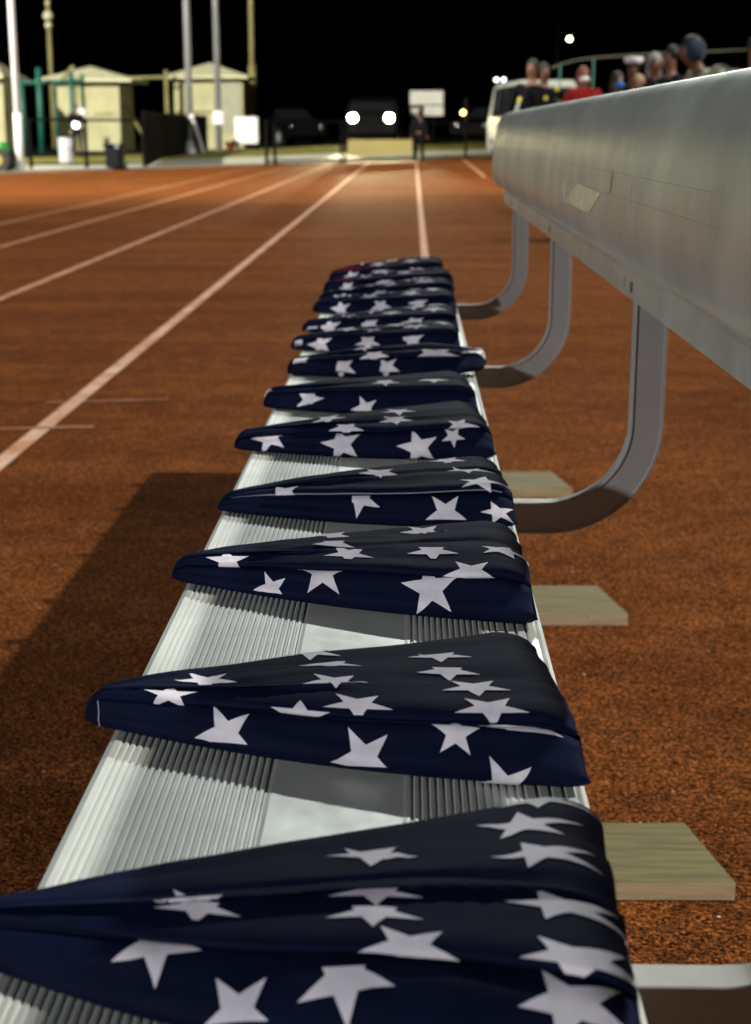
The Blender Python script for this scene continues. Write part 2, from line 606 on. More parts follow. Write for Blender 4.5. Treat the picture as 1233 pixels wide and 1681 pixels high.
on_back('seam', [(3.28, 0.869), (3.33, 0.869), (3.33, 0.832), (3.30, 0.832)], M['wpaint'], 0.0005, 8)

ARMS = [0.640, 1.602, 2.573, 3.535, -0.32]
for k, Y in enumerate(ARMS):
    # bent flat bar: runs out level from under the seat, turns up and carries the backrest
    path = [(-0.05, 0.4545)]
    cxx, czz, R = 0.2595 - 0.105, 0.4545 + 0.105, 0.105
    path.append((cxx, 0.4545))
    for i in range(1, 13):
        t = math.pi / 2 * i / 12
        path.append((cxx + R * math.sin(t), czz - R * math.cos(t)))
    path.append((0.2595, 0.7180))
    dp = 0.020
    sec = [(-0.0175, 0), (-0.0175, 0.004), (-0.0150, 0.004), (-0.0150, 0.0015), (0.0150, 0.0015), (0.0150, 0.004), (0.0175, 0.004), (0.0175, 0.0), (0.0175, dp), (-0.0175, dp)]
    sec = [(-0.0178, 0.0008), (-0.0170, 0), (-0.0152, 0), (-0.0145, 0.0018), (0.0145, 0.0018), (0.0152, 0), (0.0170, 0), (0.0178, 0.0008), (0.0178, dp), (-0.0178, dp)]
    vs, fs = [], []
    for i, (x, z) in enumerate(path):
        a = Vector(path[max(i - 1, 0)])
        b = Vector(path[min(i + 1, len(path) - 1)])
        t = (b - a).normalized()
        n = Vector((t.y, -t.x))
        for u, v in sec:
            vs.append((x + n.x * u, Y + v, z + n.y * u))
    m = len(sec)
    for i in range(len(path) - 1):
        for j in range(m):
            fs.append((i * m + j, i * m + (j + 1) % m, (i + 1) * m + (j + 1) % m, (i + 1) * m + j))
    fs += [tuple(range(m)), tuple(range((len(path) - 1) * m, len(path) * m))[::-1]]
    mb = MB()
    mb.add(vs, fs)
    arm = mb.build('support_arm', M['arm'], bench)
    bb = MB()
    bb.tube([(0.2400, Y + 0.010, 0.708), (0.2368, Y + 0.010, 0.708)], 0.006, 10)
    if k < 4: bb.build('bolt', M['bolt'], arm)
    # leg frame under the seat: two uprights joined by a foot rail that rests on the board
    lg = MB()
    for x in (-0.12, 0.055):
        lg.box((x - 0.016, Y + 0.022, 0.0552), (x + 0.016, Y + 0.047, 0.459), bev=0.003)
    lg.box((-0.15, Y + 0.018, 0.0222), (0.145, Y + 0.052, 0.055), bev=0.003)
    lg.build('leg', M['arm'], bench)
slot = MB().tube([(0.2382, 1.66, 0.714), (0.2380, 1.66, 0.704)], 0.0016, 8)
slot.build('slot', M['bolt'], bench)

BN = ['nearest of the four', 'second nearest', 'second farthest', 'farthest']
BP = [(1.585, 1.75, 0.384, 0.352), (2.585, 2.82, 0.400, 0.365), (3.56, 3.87, 0.403, 0.368)]
BL = ['weathered board under the bench, nearest in view, with a knot in its pale cut edge',
      'weathered board under the bench, middle one of the three',
      'weathered board under the bench, farthest one, just behind a bent support arm']
for k, (ya, yb, xa, xb) in enumerate(BP):
    d = 0.152
    dy = (yb - ya - d) * 0.25
    t = 0.022
    vs = [(-0.25, ya - 0.012, 0.0), (xa, ya, 0.0), (xb, ya + d + dy, 0.0), (-0.25, ya + d + dy - 0.012, 0.0)]
    vs += [(v[0], v[1], t) for v in vs]
    r = empty('wooden_board', (0, 0, 0), label=BL[k], cat='board', group='wooden boards under the bench feet')
    mb = MB()
    mb.add(vs, [(4, 5, 6, 7), (0, 3, 2, 1), (1, 2, 6, 5), (3, 0, 4, 7), (2, 3, 7, 6)], 0)
    mb.add(vs, [(0, 1, 5, 4)], 1)
    o = obj('wooden_board', mesh(mb.v, mb.f, mb.m), [M['woodtop'], M['woodend']])
    COL.objects.unlink(r)
    bpy.data.objects.remove(r)
    tag(o, BL[k], 'board', 'wooden boards under the bench feet')
# ------------------------------------------------------------------ the folded flags
#  T tip, N near right corner, B far right corner (x, y on the seat), hT / hR thickness at tip and right side,
#  nose: how far the right end runs out, stars: (s, b, turn, size, low clip, high clip) - b measured up the cloth from the lip
NS, NP = 110, 150


class Flag:
    def __init__(f, k, T, N, B, hT=0.024, hR=0.044, nose=0.014, lip=0.0, hump=0.10, wT=0.015, wob=1.0, roll=0.56, rw=0.014, bow=0.016, sq=0.7, zl=0.0):
        f.sq = sq
        f.bow = bow
        f.rw = rw
        f.k, f.T, f.N, f.B = k, Vector(T), Vector(N), Vector(B)
        f.hT, f.hR, f.nose, f.lip, f.hump, f.wT, f.wob, f.roll, f.zl = hT, hR, nose, lip, hump, wT, wob, roll, zl
        f.make()

    def section(f, s):
        """cross-section at s (0 tip .. 1 right side), as (w, z) points"""
        H = f.hT * 0.72 + (f.hR - f.hT * 0.72) * (s ** 0.62)
        W = f.wT + ((f.B - f.N).length - f.wT) * s + f.bow * math.sin(math.pi * s)
        seed = f.k * 7.3
        nz = lambda a, q=3.0: noise.noise(Vector((s * q + seed, a, seed))) * f.wob
        m = min(1.0, W / 0.07)
        r = f.roll + 0.05 * nz(1)
        o = (f.lip + 0.006 * nz(2)) * m
        hp = f.hump * math.sin(math.pi * min(1, s * 0.9 + 0.05)) + 0.05 * nz(4)
        bl = 0.006 * m
        pw = 0.40 + 0.07 * nz(7, 2.0) + 0.05 * math.sin(f.k * 2.1)
        q = min(f.rw * m, 0.24 * W)                      # depth of the front roll
        P = [(0.40 * W, 0.0), (0.16 * W, 0.0003), (0.006 * m, 0.0012), (-bl * 0.4, 0.09 * H), (-bl, 0.24 * H), (-bl * 0.9, (r - 0.20) * H), (0.10 * q, r * H),
             (0.42 * q, (r + 0.13) * H), (0.80 * q, (r + 0.175) * H), (1.08 * q, (r + 0.15) * H), (1.16 * q, (r + 0.17) * H), (1.02 * q + o, (r + 0.185) * H),
             (0.80 * q + o, (r + 0.225) * H), (0.86 * q + o, (r + 0.30) * H), (1.3 * q + o, (r + 0.38) * H),
             (max(0.17 * W, 2.3 * q) + o, (0.965 + 0.3 * hp) * H), ((pw - 0.03) * W, (1.0 + 0.75 * hp + 0.03 * nz(5)) * H),
             (pw * W, (0.995 + 0.78 * hp + 0.03 * nz(5)) * H), ((pw + 0.012) * W, (0.955 + 0.8 * hp + 0.03 * nz(5)) * H),
             ((pw + 0.05) * W, (0.97 + 0.85 * hp + 0.03 * nz(5)) * H),
             (0.52 * W, (1.01 + hp) * H), (0.66 * W, (1.01 + 0.9 * hp + 0.03 * nz(6)) * H), (0.685 * W, (1.0 + 0.9 * hp + 0.03 * nz(6)) * H), (0.70 * W, (0.965 + 0.85 * hp) * H), (0.74 * W, (0.97 + 0.82 * hp) * H),
             (0.86 * W, (0.99 + 0.4 * hp) * H), (W - 0.008 * m, 0.93 * H), (W - 0.001, 0.78 * H), (W + 0.001, 0.45 * H), (W - 0.003 * m, 0.12 * H),
             (W - 0.02 * m, 0.0), (0.7 * W, 0.0)]
        return P, W, H

    def make(f):
        ss = []
        for i in range(NS + 1):
            t = i / NS
            ss.append(t)
        G = np.zeros((NS + 1, NP + 1, 3))
        Lf = (f.N - f.T).length
        rr = (0.020 if f.nose < 0.03 else 0.045) / Lf                    # rounding-off length at the right side
        rt = 0.016 / Lf                    # and at the tip
        lipj = None
        for i, t in enumerate(ss):
            s = -rt + (1 + rt) * t
            s = t
            P, W, H = f.section(s)
            # Catmull-Rom through the points
            pts = []
            lip_len = None
            n = len(P)
            ks = []
            for a in range(n - 1):
                p0, p1, p2, p3 = P[max(a - 1, 0)], P[a], P[a + 1], P[min(a + 2, n - 1)]
                if a == 12: ks.append(len(pts))
                for q in range(12):
                    u = q / 12
                    pts.append(tuple(0.5 * ((2 * p1[c]) + (-p0[c] + p2[c]) * u + (2 * p0[c] - 5 * p1[c] + 4 * p2[c] - p3[c]) * u * u + (-p0[c] + 3 * p1[c] - 3 * p2[c] + p3[c]) * u ** 3) for c in (0, 1)))
            pts.append(P[-1])
            A = np.array(pts)
            seg = np.r_[0, np.cumsum(np.hypot(*np.diff(A, axis=0).T))]
            kl = ks[0]
            # fixed share of samples below and above the lip so the rows line up
            nl = int(NP * 0.42)
            tt = np.r_[np.linspace(0, seg[kl], nl + 1)[:-1], np.linspace(seg[kl], seg[-1], NP - nl + 1)]
            Wc = np.interp(tt, seg, A[:, 0])
            Zc = np.maximum(0, np.interp(tt, seg, A[:, 1]))
            # close the two ends
            c = 1.0
            ext = 0.0
            if s > 1 - rr:
                q = (s - (1 - rr)) / rr
                c = math.sqrt(max(0.0, 1 - q * q)) if f.nose < 0.03 else 0.30 + 0.70 * (1 - q) if q < 0.8 else 0.44 * math.sqrt(max(0.0, 1 - ((q - 0.8) / 0.2) ** 2))
                ext = f.nose * q
            ct = 1.0
            if s < rt:
                q = 1 - s / rt
                ct = math.sqrt(max(0.0, 1 - q * q * 0.97))
            cc = c * ct
            near = f.T.lerp(f.N, s) + Vector((0, -f.wT / 2)) * (1 - s) + Vector((0, -f.bow * math.sin(math.pi * s)))
            d = (f.B - f.N).normalized()
            d = Vector((0, 1)).lerp(d, s).normalized()
            out = (f.N - f.T).normalized()
            wc = 0.5 * W
            zc = 0.42 * H
            kz = cc ** 0.45 if c < 1 else ct
            w2 = wc + (Wc - wc) * (0.30 + 0.70 * cc if f.nose < 0.03 else 0.1 + 0.9 * cc)
            if c < 1 and f.nose < 0.03:
                w2 = wc + (Wc - wc) * np.where(Wc > wc, 0.985 + 0.015 * c, 0.92 + 0.08 * c)
            z2 = zc * (1 - kz) * (0.35) + Zc * kz if f.nose < 0.03 or c == 1 else Zc * kz + (1 - kz) * 0.022
            G[i, :, 0] = near.x + d.x * w2 + out.x * ext
            G[i, :, 1] = near.y + d.y * w2 + out.y * ext
            G[i, :, 2] = SZ + 0.0005 + z2 + f.zl * (1 - abs(2 * s - 1)) * 0
        # wrinkles: low, mostly running along the flag from the right corners to the tip
        dj = np.roll(G, -1, 1) - np.roll(G, 1, 1)
        di = np.gradient(G, axis=0)
        nn = np.cross(di, dj)
        nn /= np.maximum(1e-9, np.linalg.norm(nn, axis=2, keepdims=True))
        amp = 0.0013
        for i in range(NS + 1):
            for j in range(NP + 1):
                x, y, z = G[i, j]
                if z < SZ + 0.003: continue
                s = i / NS
                v = noise.noise(Vector((s * 1.6 + f.k * 3.1, j * 0.11, f.k * 1.7))) * 1.5 + noise.noise(Vector((s * 9 + f.k, j * 0.11, 5.0 + f.k))) * 0.45 + noise.noise(Vector((s * 5 + j * 0.05, j * 0.22, 9.0 + f.k))) * 0.3
                G[i, j] += nn[i, j] * v * amp * f.wob * min(1, (z - SZ) / 0.012)
        f.G, f.nn = G, nn
        f.nl = int(NP * 0.42)
        seg = np.linalg.norm(np.diff(G, axis=1), axis=2)
        B = np.concatenate([np.zeros((NS + 1, 1)), np.cumsum(seg, axis=1)], axis=1)
        f.Bc = B - B[:, f.nl:f.nl + 1]
        f.L = (f.N - f.T).length

    def point(f, s, b, off):
        """s, b arrays -> points on the cloth, lifted by off"""
        i = np.clip(s * NS, 0, NS - 1e-6)
        i0 = i.astype(int)
        fi = (i - i0)[:, None]

        def row(ii):
            P = np.zeros((len(s), 3))
            Nn = np.zeros((len(s), 3))
            for r in np.unique(ii):
                m = ii == r
                bb = np.clip(b[m], f.Bc[r, 2], f.Bc[r, -3])
                jj = np.interp(bb, f.Bc[r], np.arange(NP + 1))
                for c in range(3):
                    P[m, c] = np.interp(jj, np.arange(NP + 1), f.G[r, :, c])
                    Nn[m, c] = np.interp(jj, np.arange(NP + 1), f.nn[r, :, c])
            return P, Nn
        Pa, Na = row(i0)
        Pb, Nb = row(i0 + 1)
        N_ = Na * (1 - fi) + Nb * fi
        N_ /= np.maximum(1e-9, np.linalg.norm(N_, axis=1, keepdims=True))
        return Pa * (1 - fi) + Pb * fi + N_ * off


STAR = [(math.cos(rad(90 + 36 * i)) * (1 if i % 2 == 0 else 0.40), math.sin(rad(90 + 36 * i)) * (1 if i % 2 == 0 else 0.40)) for i in range(10)]


def clip(poly, y0, y1):
    for s_, lim in ((1, y0), (-1, y1)):
        out = []
        for i in range(len(poly)):
            a, b = poly[i], poly[(i + 1) % len(poly)]
            da, db = s_ * (a[1] - lim), s_ * (b[1] - lim)
            if da >= 0: out.append(a)
            if (da >= 0) != (db >= 0):
                t = da / (da - db)
                out.append((a[0] + (b[0] - a[0]) * t, a[1] + (b[1] - a[1]) * t))
        poly = out
        if len(poly) < 3: return []
    return poly


def subdivide(tri, n, out):
    a, b, c = [np.array(p) for p in tri]
    idx = {}
    vs = []
    for i in range(n + 1):
        for j in range(n + 1 - i):
            idx[(i, j)] = len(vs)
            vs.append(a + (b - a) * i / n + (c - a) * j / n)
    fs = []
    for i in range(n):
        for j in range(n - i):
            fs.append((idx[(i, j)], idx[(i + 1, j)], idx[(i, j + 1)]))
            if j < n - i - 1: fs.append((idx[(i + 1, j)], idx[(i + 1, j + 1)], idx[(i, j + 1)]))
    out.append((vs, fs))


def build_flag(f, stars, label, strips=()):
    vs = f.G.reshape(-1, 3)
    fs, mi = [], []
    W_ = NP + 1
    for i in range(NS):
        for j in range(NP):
            a = i * W_ + j
            fs.append((a, a + 1, a + 1 + W_, a + W_))
    for i in (0, NS):
        fs.append(tuple(i * W_ + j for j in range(W_)))
    mi = [0] * len(fs)
    V, F_ = [vs], fs
    base = len(vs)
    n = 10 if f.k <= 2 else 7 if f.k <= 6 else 4
    for sp in stars:
        s0, b0, turn, R = sp[:4]
        c0, c1 = (sp[4], sp[5]) if len(sp) > 4 else (-9, 9)
        if b0 < -0.003: c1 = min(c1, -0.0065 - b0)
        else: c0 = max(c0, -0.0025 - b0)
        ca, sa = math.cos(rad(turn)), math.sin(rad(turn))
        sq = 1.0 if b0 < -0.003 else f.sq
        pts = [((x * ca - y * sa) * R, (x * sa + y * ca) * R * sq) for x, y in STAR]
        pieces = []
        for q in range(10):
            poly = clip([(0, 0), pts[q], pts[(q + 1) % 10]], c0, c1)
            if len(sp) > 6 and poly:          # cut short at a seam
                poly = [(x, y) for y, x in clip([(y, x) for x, y in poly], sp[6], 9)]
            for t in range(1, len(poly) - 1):
                subdivide((poly[0], poly[t], poly[t + 1]), n, pieces)
        for pv, pf in pieces:
            pv = np.array(pv)
            s = s0 + pv[:, 0] / f.L
            ok = s.max() < 1.0 and s.min() > 0.0
            P = f.point(np.clip(s, 0.0, 0.9999), b0 + pv[:, 1], 0.0006)
            V.append(P)
            for t in pf:
                if not ok and (s[list(t)].max() >= 1.0 or s[list(t)].min() <= 0): continue
                F_.append(tuple(base + x for x in t))
                mi.append(1)
            base += len(P)
    for (sa_, ba_, sb_, bb_, wd, mt) in strips:
        m = 60
        s = np.linspace(sa_, sb_, m)
        b = np.linspace(ba_, bb_, m)
        ds = (sb_ - sa_) * f.L
        db = bb_ - ba_
        l = math.hypot(ds, db)
        nx, nb = -db / l * wd / 2 / f.L, ds / l * wd / 2
        P = np.concatenate([f.point(s + nx, b + nb, 0.0005), f.point(s - nx, b - nb, 0.0005)])
        V.append(P)
        for i in range(m - 1):
            F_.append((base + i, base + i + 1, base + m + i + 1, base + m + i))
            mi.append(mt)
        base += len(P)
    me = mesh(np.concatenate(V), F_, mi)
    return obj('folded_flag', me, [M['navy'], M['white'], M['thread'], M['red']], smooth=True, label=label, cat='folded flag', group='folded flags in a row along the bench')


def auto_stars(k, rows=((0.034, 0.5), (0.066, 0.0), (0.098, 0.5)), pitch=0.084, R=0.0235, off=0.0, L=0.29):
    rnd = random.Random(k * 11)
    out = []
    x = 0.050 + 0.012 * rnd.random()
    while x < 0.24:                      # front roll: stars bent round it, partly tucked under
        out.append((x / L, -0.0215 - 0.004 * rnd.random(), rnd.choice((88, 78, -50, -30)) + rnd.uniform(-8, 8), R, -0.014, 9, -0.016 if rnd.random() < 0.5 else -9))
        x += pitch * rnd.uniform(0.92, 1.05)
    for b, ph in rows:
        x = 0.055 + (ph + off) * pitch
        while x < L * 0.95:
            s = x / L
            out.append((s, b * (0.55 + 0.45 * s), 180 + rnd.uniform(-6, 6), R))
            x += pitch * rnd.uniform(0.95, 1.08)
    return out


FL = [
    # k, T, N, B, extras
    (1, (-0.200, 0.606), (0.082, 0.505), (0.086, 0.690), dict(hR=0.052, hT=0.028, hump=0.10, sq=0.50, roll=0.56, rw=0.034)),
    (2, (-0.204, 0.885), (0.092, 0.786), (0.073, 0.955), dict(hR=0.046, hT=0.027, hump=0.05, sq=0.52)),
    (3, (-0.197, 1.196), (0.086, 1.078), (0.081, 1.240), dict(hR=0.047, hT=0.022, hump=0.08)),
    (4, (-0.188, 1.431), (0.090, 1.362), (0.079, 1.505), dict(hR=0.046, hT=0.018, hump=0.10)),
    (5, (-0.205, 1.724), (0.087, 1.665), (0.070, 1.815), dict(hR=0.047, hT=0.024, hump=0.08)),
    (6, (-0.197, 2.000), (0.080, 1.925), (0.066, 2.060), dict(hR=0.046, hT=0.032, hump=0.02)),
    (7, (-0.187, 2.283), (0.068, 2.245), (0.088, 2.345), dict(hR=0.046, hT=0.030, hump=0.10, nose=0.042)),
    (8, (-0.203, 2.557), (0.075, 2.500), (0.070, 2.620), dict(hR=0.046, hT=0.024, hump=0.05)),
    (9, (-0.200, 2.787), (0.080, 2.745), (0.076, 2.870), dict(hR=0.046, hT=0.024, hump=0.05)),
    (10, (-0.200, 3.100), (0.085, 3.030), (0.080, 3.150), dict(hR=0.048, hT=0.026, hump=0.05)),
    (11, (-0.197, 3.270), (0.085, 3.235), (0.080, 3.350), dict(hR=0.052, hT=0.026, hump=0.03)),
    (12, (-0.200, 3.489), (0.092, 3.440), (0.080, 3.550), dict(hR=0.056, hT=0.030, hump=0.03)),
    (13, (-0.200, 3.735), (0.072, 3.655), (0.074, 3.805), dict(hR=0.062, hT=0.030, hump=0.12)),
]
NAMES = [
    'folded navy star flag nearest the camera, its tip running out of the picture',
    'folded navy star flag second from the camera, lying alone with a shadow band in front',
    'folded navy star flag third from the camera, three large stars on its front roll',
    'folded navy star flag fourth from the camera, pale stitched hem along its lip',
    'folded navy star flag fifth from the camera, level with the farthest wooden board',
    'folded navy star flag sixth from the camera, with a blunt thick left end',
    'folded navy star flag whose right corner sticks out past the seat edge',
    'folded navy star flag just behind the one with its right corner sticking out',
    'thin folded star flag with a white tip, fifth from the far end',
    'folded star flag with a greyish top, fourth from the far end',
    'low folded star flag squeezed in third from the far end of the bench',
    'folded star flag with dark red showing in its fold, second from the far end',
    'farthest folded star flag at the end of the bench, dark red at its rim',
]
STARS = {}
STARS.update({
    1: [(0.65, 0.1033, 180.0, 0.0234), (0.6591, 0.0409, 182.0, 0.0234), (0.6591, 0.0249, 180.0, 0.0234, -9.0, 0.004), (0.7136, 0.0041, 178.0, 0.0234, -0.009, 9.0), (0.3864, 0.0496, 180.0, 0.0216, -0.004, 0.009), (0.3864, 0.0231, 180.0, 0.0225, -0.009, 0.004), (0.8955, 0.1305, 150.0, 0.0243), (0.9136, 0.0951, 165.0, 0.0234), (0.9318, 0.041, 165.0, 0.0234), (0.9409, 0.0078, 180.0, 0.0225), (0.9318, -0.0442, 170.0, 0.0202), (0.3318, -0.0127, -30.0, 0.0221, -9.0, 0.006), (0.6227, -0.0353, -30.0, 0.0221, -9.0, 0.006), (0.4682, -0.0476, 35.0, 0.0193, -0.003, 9.0), (0.9227, 0.1557, 180.0, 0.0216)],
    2: [(0.3227, -0.026, 26.0, 0.0212, -0.005, 9.0), (0.6045, -0.0346, 26.0, 0.0212, -0.005, 9.0), (0.8773, -0.0499, 26.0, 0.0212, -0.005, 9.0), (0.2682, 0.0467, 180.0, 0.0234, -0.008, 9.0), (0.5955, 0.0096, 180.0, 0.0234, -0.008, 9.0), (0.9045, -0.0067, 175.0, 0.0239, -0.008, 9.0), (0.4955, 0.087, 180.0, 0.0234), (0.5409, 0.0662, 180.0, 0.0234, -0.006, 0.005), (0.55, 0.0373, 182.0, 0.0234), (0.7864, 0.0881, 180.0, 0.0234), (0.7955, 0.0638, 180.0, 0.0225, -0.012, 0.004), (0.8409, 0.0346, 182.0, 0.0234), (0.8591, 0.0091, 182.0, 0.0243), (0.1955, 0.0067, 0.0, 0.0198), (0.4773, -0.0007, 0.0, 0.0202), (0.7864, -0.0182, -5.0, 0.0156)],
    3: [(0.1773, 0.005, 8.0, 0.0216), (0.4591, -0.0125, 4.0, 0.0239, -0.024, 0.01), (0.7591, -0.0244, 8.0, 0.0248), (0.3136, -0.0326, 25.0, 0.0166, -0.003, 9.0), (0.5318, 0.0237, 180.0, 0.0234, -0.01, 0.009), (0.4864, 0.043, 180.0, 0.0216, -0.004, 0.006), (0.4773, 0.0751, 180.0, 0.0225), (0.75, 0.0971, 182.0, 0.0234), (0.7682, 0.035, 182.0, 0.0234, -0.012, 0.007), (0.8682, 0.0041, 175.0, 0.0234), (0.95, 0.038, 200.0, 0.0162)],
    4: [(0.2409, 0.0018, -46.0, 0.0216, -9.0, 9.0, -0.008), (0.5136, -0.0143, -46.0, 0.0221, -9.0, 9.0, -0.008), (0.8045, -0.0329, 180.0, 0.0221, -0.006, 9.0), (0.5864, 0.0458, 180.0, 0.0234), (0.8409, 0.1033, 182.0, 0.0216), (0.8955, 0.0509, 182.0, 0.0225), (0.9227, 0.014, 200.0, 0.0216), (0.9591, -0.0323, 20.0, 0.011)],
    5: [(0.15, -0.0131, 84.0, 0.0239, -0.016, 9.0), (0.4409, -0.0286, 84.0, 0.0258, -0.016, 9.0), (0.7409, -0.035, 86.0, 0.0258, -0.016, 9.0), (0.3864, 0.0476, 180.0, 0.0234), (0.4591, 0.0057, 180.0, 0.0225, -0.009, 0.009), (0.6773, 0.0559, 182.0, 0.0225), (0.6591, 0.0265, 182.0, 0.0225), (0.8773, -0.0229, 182.0, 0.0147), (0.9045, 0.0029, 190.0, 0.018)],
    6: [(0.2318, -0.0199, -25.0, 0.0221, -0.008, 9.0), (0.5045, -0.0426, 20.0, 0.0202, -0.003, 9.0), (0.0136, 0.0139, 0.0, 0.0162), (0.6045, 0.0235, 182.0, 0.0234), (0.8409, 0.0326, 182.0, 0.0234)],
    7: [(0.0773, 0.0004, -46.0, 0.0234, -9.0, 9.0, -0.01), (0.3409, -0.0238, -46.0, 0.0239, -9.0, 9.0, -0.01), (0.6045, -0.0292, -40.0, 0.0221, -9.0, 9.0, -0.01), (0.5227, 0.0065, 182.0, 0.0243), (0.85, 0.0024, 182.0, 0.0234), (0.4591, 0.0389, 180.0, 0.0198), (0.9773, 0.0101, 200.0, 0.0162)],
})

STRIPS = {1: [], 2: [(0.045, -0.045, 0.035, -0.004, 0.0009, 2)], 4: [(0.05, 0.0, 0.97, 0.002, 0.0008, 2)],
          7: [(0.93, 0.030, 0.985, 0.030, 0.012, 1)], 8: [(0.03, -0.012, 0.075, -0.012, 0.010, 1)], 9: [(0.03, -0.010, 0.11, -0.012, 0.014, 1)],
          12: [(0.1, 0.012, 0.95, 0.012, 0.012, 3)], 13: [(0.04, 0.010, 0.9, 0.012, 0.014, 3)]}
flags = {}
for k, T, N_, B_, ex in FL:
    f = Flag(k, T, N_, B_, **ex)
    flags[k] = f
    st = STARS.get(k) or auto_stars(k, off=(k * 0.37) % 1.0 - 0.4)
    build_flag(f, st, NAMES[k - 1], STRIPS.get(k, ()))

# ------------------------------------------------------------------ far end of the track
def pole(name, px0, pxt, Y, r, mat, label, cat, ztop=12.0, group=None, base=None):
    g = on(px0, Y)
    root = empty(name, (g.x, g.y, g.z), label=label, cat=cat, group=group)
    MB().tube([(0, 0, 0), (0, 0, ztop)], [r, r * 0.8], 14).build('shaft', mat, root, smooth=True)
    if base:
        MB().tube([(0, 0, -0.02), (0, 0, 0.10), (0, 0, 0.42)], [base, base * 0.8, r * 1.02], 14).build('base', mat, root, smooth=True)
    return root


p1 = pole('flagpole', 30, 17, 33.0, 0.072, M['wpaint'], 'bright white pole at the track edge on the left, wider below its collar', 'pole', 9.0)
MB().tube([(0, 0, 0), (0, 0, 1.22)], 0.088, 14).build('sleeve', M['wpaint'], p1, smooth=True)
p2 = pole('light_pole', 312, 305, 46.0, 0.105, M['galv'], 'grey steel pole with a flared foot and a leaning brace', 'pole', 11, base=0.27)
MB().tube([(0.08, -0.12, 1.12), (0.42, -0.3, 0.03)], 0.06, 8).build('brace', M['galv'], p2)
MB().ball((0.09, -0.18, 1.10), 0.075, 8).build('cover_plate', M['wpaint'], p2, smooth=True)
p3 = pole('light_pole', 359, 350, 54.0, 0.11, M['galv'], 'grey steel pole carrying two white boxes, right of the pole with the brace', 'pole', 12)
for z in (zat(188, 54), zat(199, 54)):
    MB().box((-0.17, -0.24, z - p3.location.z - 0.11), (0.19, -0.06, z - p3.location.z + 0.11), bev=0.02).build('box', M['wpaint'], p3)
p4 = pole('utility_pole', 416, 408, 66.0, 0.12, M['ypole'], 'yellowish pole standing at the right corner of the right shed', 'pole', 12)
MB().tube([(0, 0, 0), (0, 0, 3.4)], 0.17, 12).build('sleeve', M['ypole'], p4, smooth=True)
p5 = pole('utility_pole', 89, 85, 70.0, 0.115, M['ypole'], 'thin pole with a round white lamp near its top, behind the left shed', 'pole', 6.7)
for z, r in ((5.75, 0.24), (5.35, 0.17), (6.3, 0.12)):
    MB().ball((0, -0.02, z), (r, r, r * 0.9), 8).build('globe', M['roofc'], p5, smooth=True)
p6 = pole('light_pole', 911, 908, 118.0, 0.10, M['black'], 'dark distant mast with a single lit lamp above the spectators', 'lamp post', 8.2)
q = at(935, 64, 118) - Vector(p6.location)
MB().tube([(0, 0, 8.1), (q.x * 0.5, 0, q.z + 0.1), (q.x, 0, q.z + 0.3)], 0.05, 6).build('lamp_arm', M['black'], p6)
MB().ball((q.x, q.y, q.z), 0.15, 8).build('lamp', M['lamp'], p6, smooth=True)


def shed(px0, px1, pyt, Y, roofpx, apex, eave, label, depth=3.0):
    a, b = on(px0, Y), on(px1, Y)
    zt = zat(pyt, Y)
    root = empty('shed', (a.x, a.y, a.z - 0.1), label=label, cat='shed', group='pale sheds beyond the track')
    W = (b - a).x
    h = zt - a.z + 0.1
    MB().box((0, 0, 0), (W, depth, h)).build('wall', M['wallc'], root)
    e = zat(eave, Y) - a.z + 0.1
    t = zat(apex[1], Y) - a.z + 0.1
    x0, x1 = at(roofpx[0], 200, Y).x - a.x, at(roofpx[1], 200, Y).x - a.x
    ax = at(apex[0], 200, Y).x - a.x
    vs = [(x0, -0.45, e), (x1, -0.45, e), (x1, depth + 0.4, e), (x0, depth + 0.4, e), (ax, depth / 2, t + 0.1)]
    vs += [(v[0], v[1], v[2] - 0.09) for v in vs[:4]]
    MB().add(vs, [(0, 1, 4), (1, 2, 4), (2, 3, 4), (3, 0, 4), (0, 5, 6, 1), (1, 6, 7, 2), (2, 7, 8, 3), (3, 8, 5, 0), (5, 8, 7, 6)]).build('roof', M['roofc'], root)
    return root, W, h


sA, WA, hA = shed(92, 198, 136, 60, (66, 222), (140, 110), 130, 'cream shed with a low pyramid roof on the left, behind the green frame')
MB().box((WA * 0.30, -0.03, 0.1), (WA * 0.36, 0.0, hA)).build('trim', M['ypole'], sA)
MB().box((WA * 0.62, -0.05, hA * 0.55), (WA * 0.9, 0.0, hA * 0.58)).build('ledge', M['ypole'], sA)
sB, WB, hB = shed(288, 400, 126, 62, (272, 410), (340, 104), 125, 'cream shed with a low pyramid roof right of centre-left, behind two grey poles')
MB().box((WB * 0.60, -0.03, 0.8), (WB * 0.97, 0.0, hB - 0.15)).build('door', simple('pale_grey_door', (0.36, 0.36, 0.27), 0.7), sB)
MB().box((0.0, -0.05, hB * 0.52), (WB * 0.6, 0.0, hB * 0.56)).build('ledge', M['ypole'], sB)
sC, WC, hC = shed(-60, 9, 128, 56, (-80, 14), (-20, 100), 124, 'cream shed cut off by the left edge of the picture')

# things standing about the sheds
a = on(205, 61)
r = empty('pipe_frame', a, label='pale pipe frame joining the two sheds at roof height', cat='frame')
b = on(276, 61) - a
zt = zat(128, 61) - a.z
MB().tube([(0, 0, zt), (b.x, 0, zt + 0.04)], 0.055, 8).build('crossbar', M['ypole'], r)
MB().tube([(b.x, 0, 0), (b.x, 0, zt + 0.3)], 0.085, 8).build('upright', M['ypole'], r)
MB().tube([(0.05, 0, zt - 1.0), (0.85, -0.1, 0.4)], 0.05, 8).build('stay', M['ypole'], r)

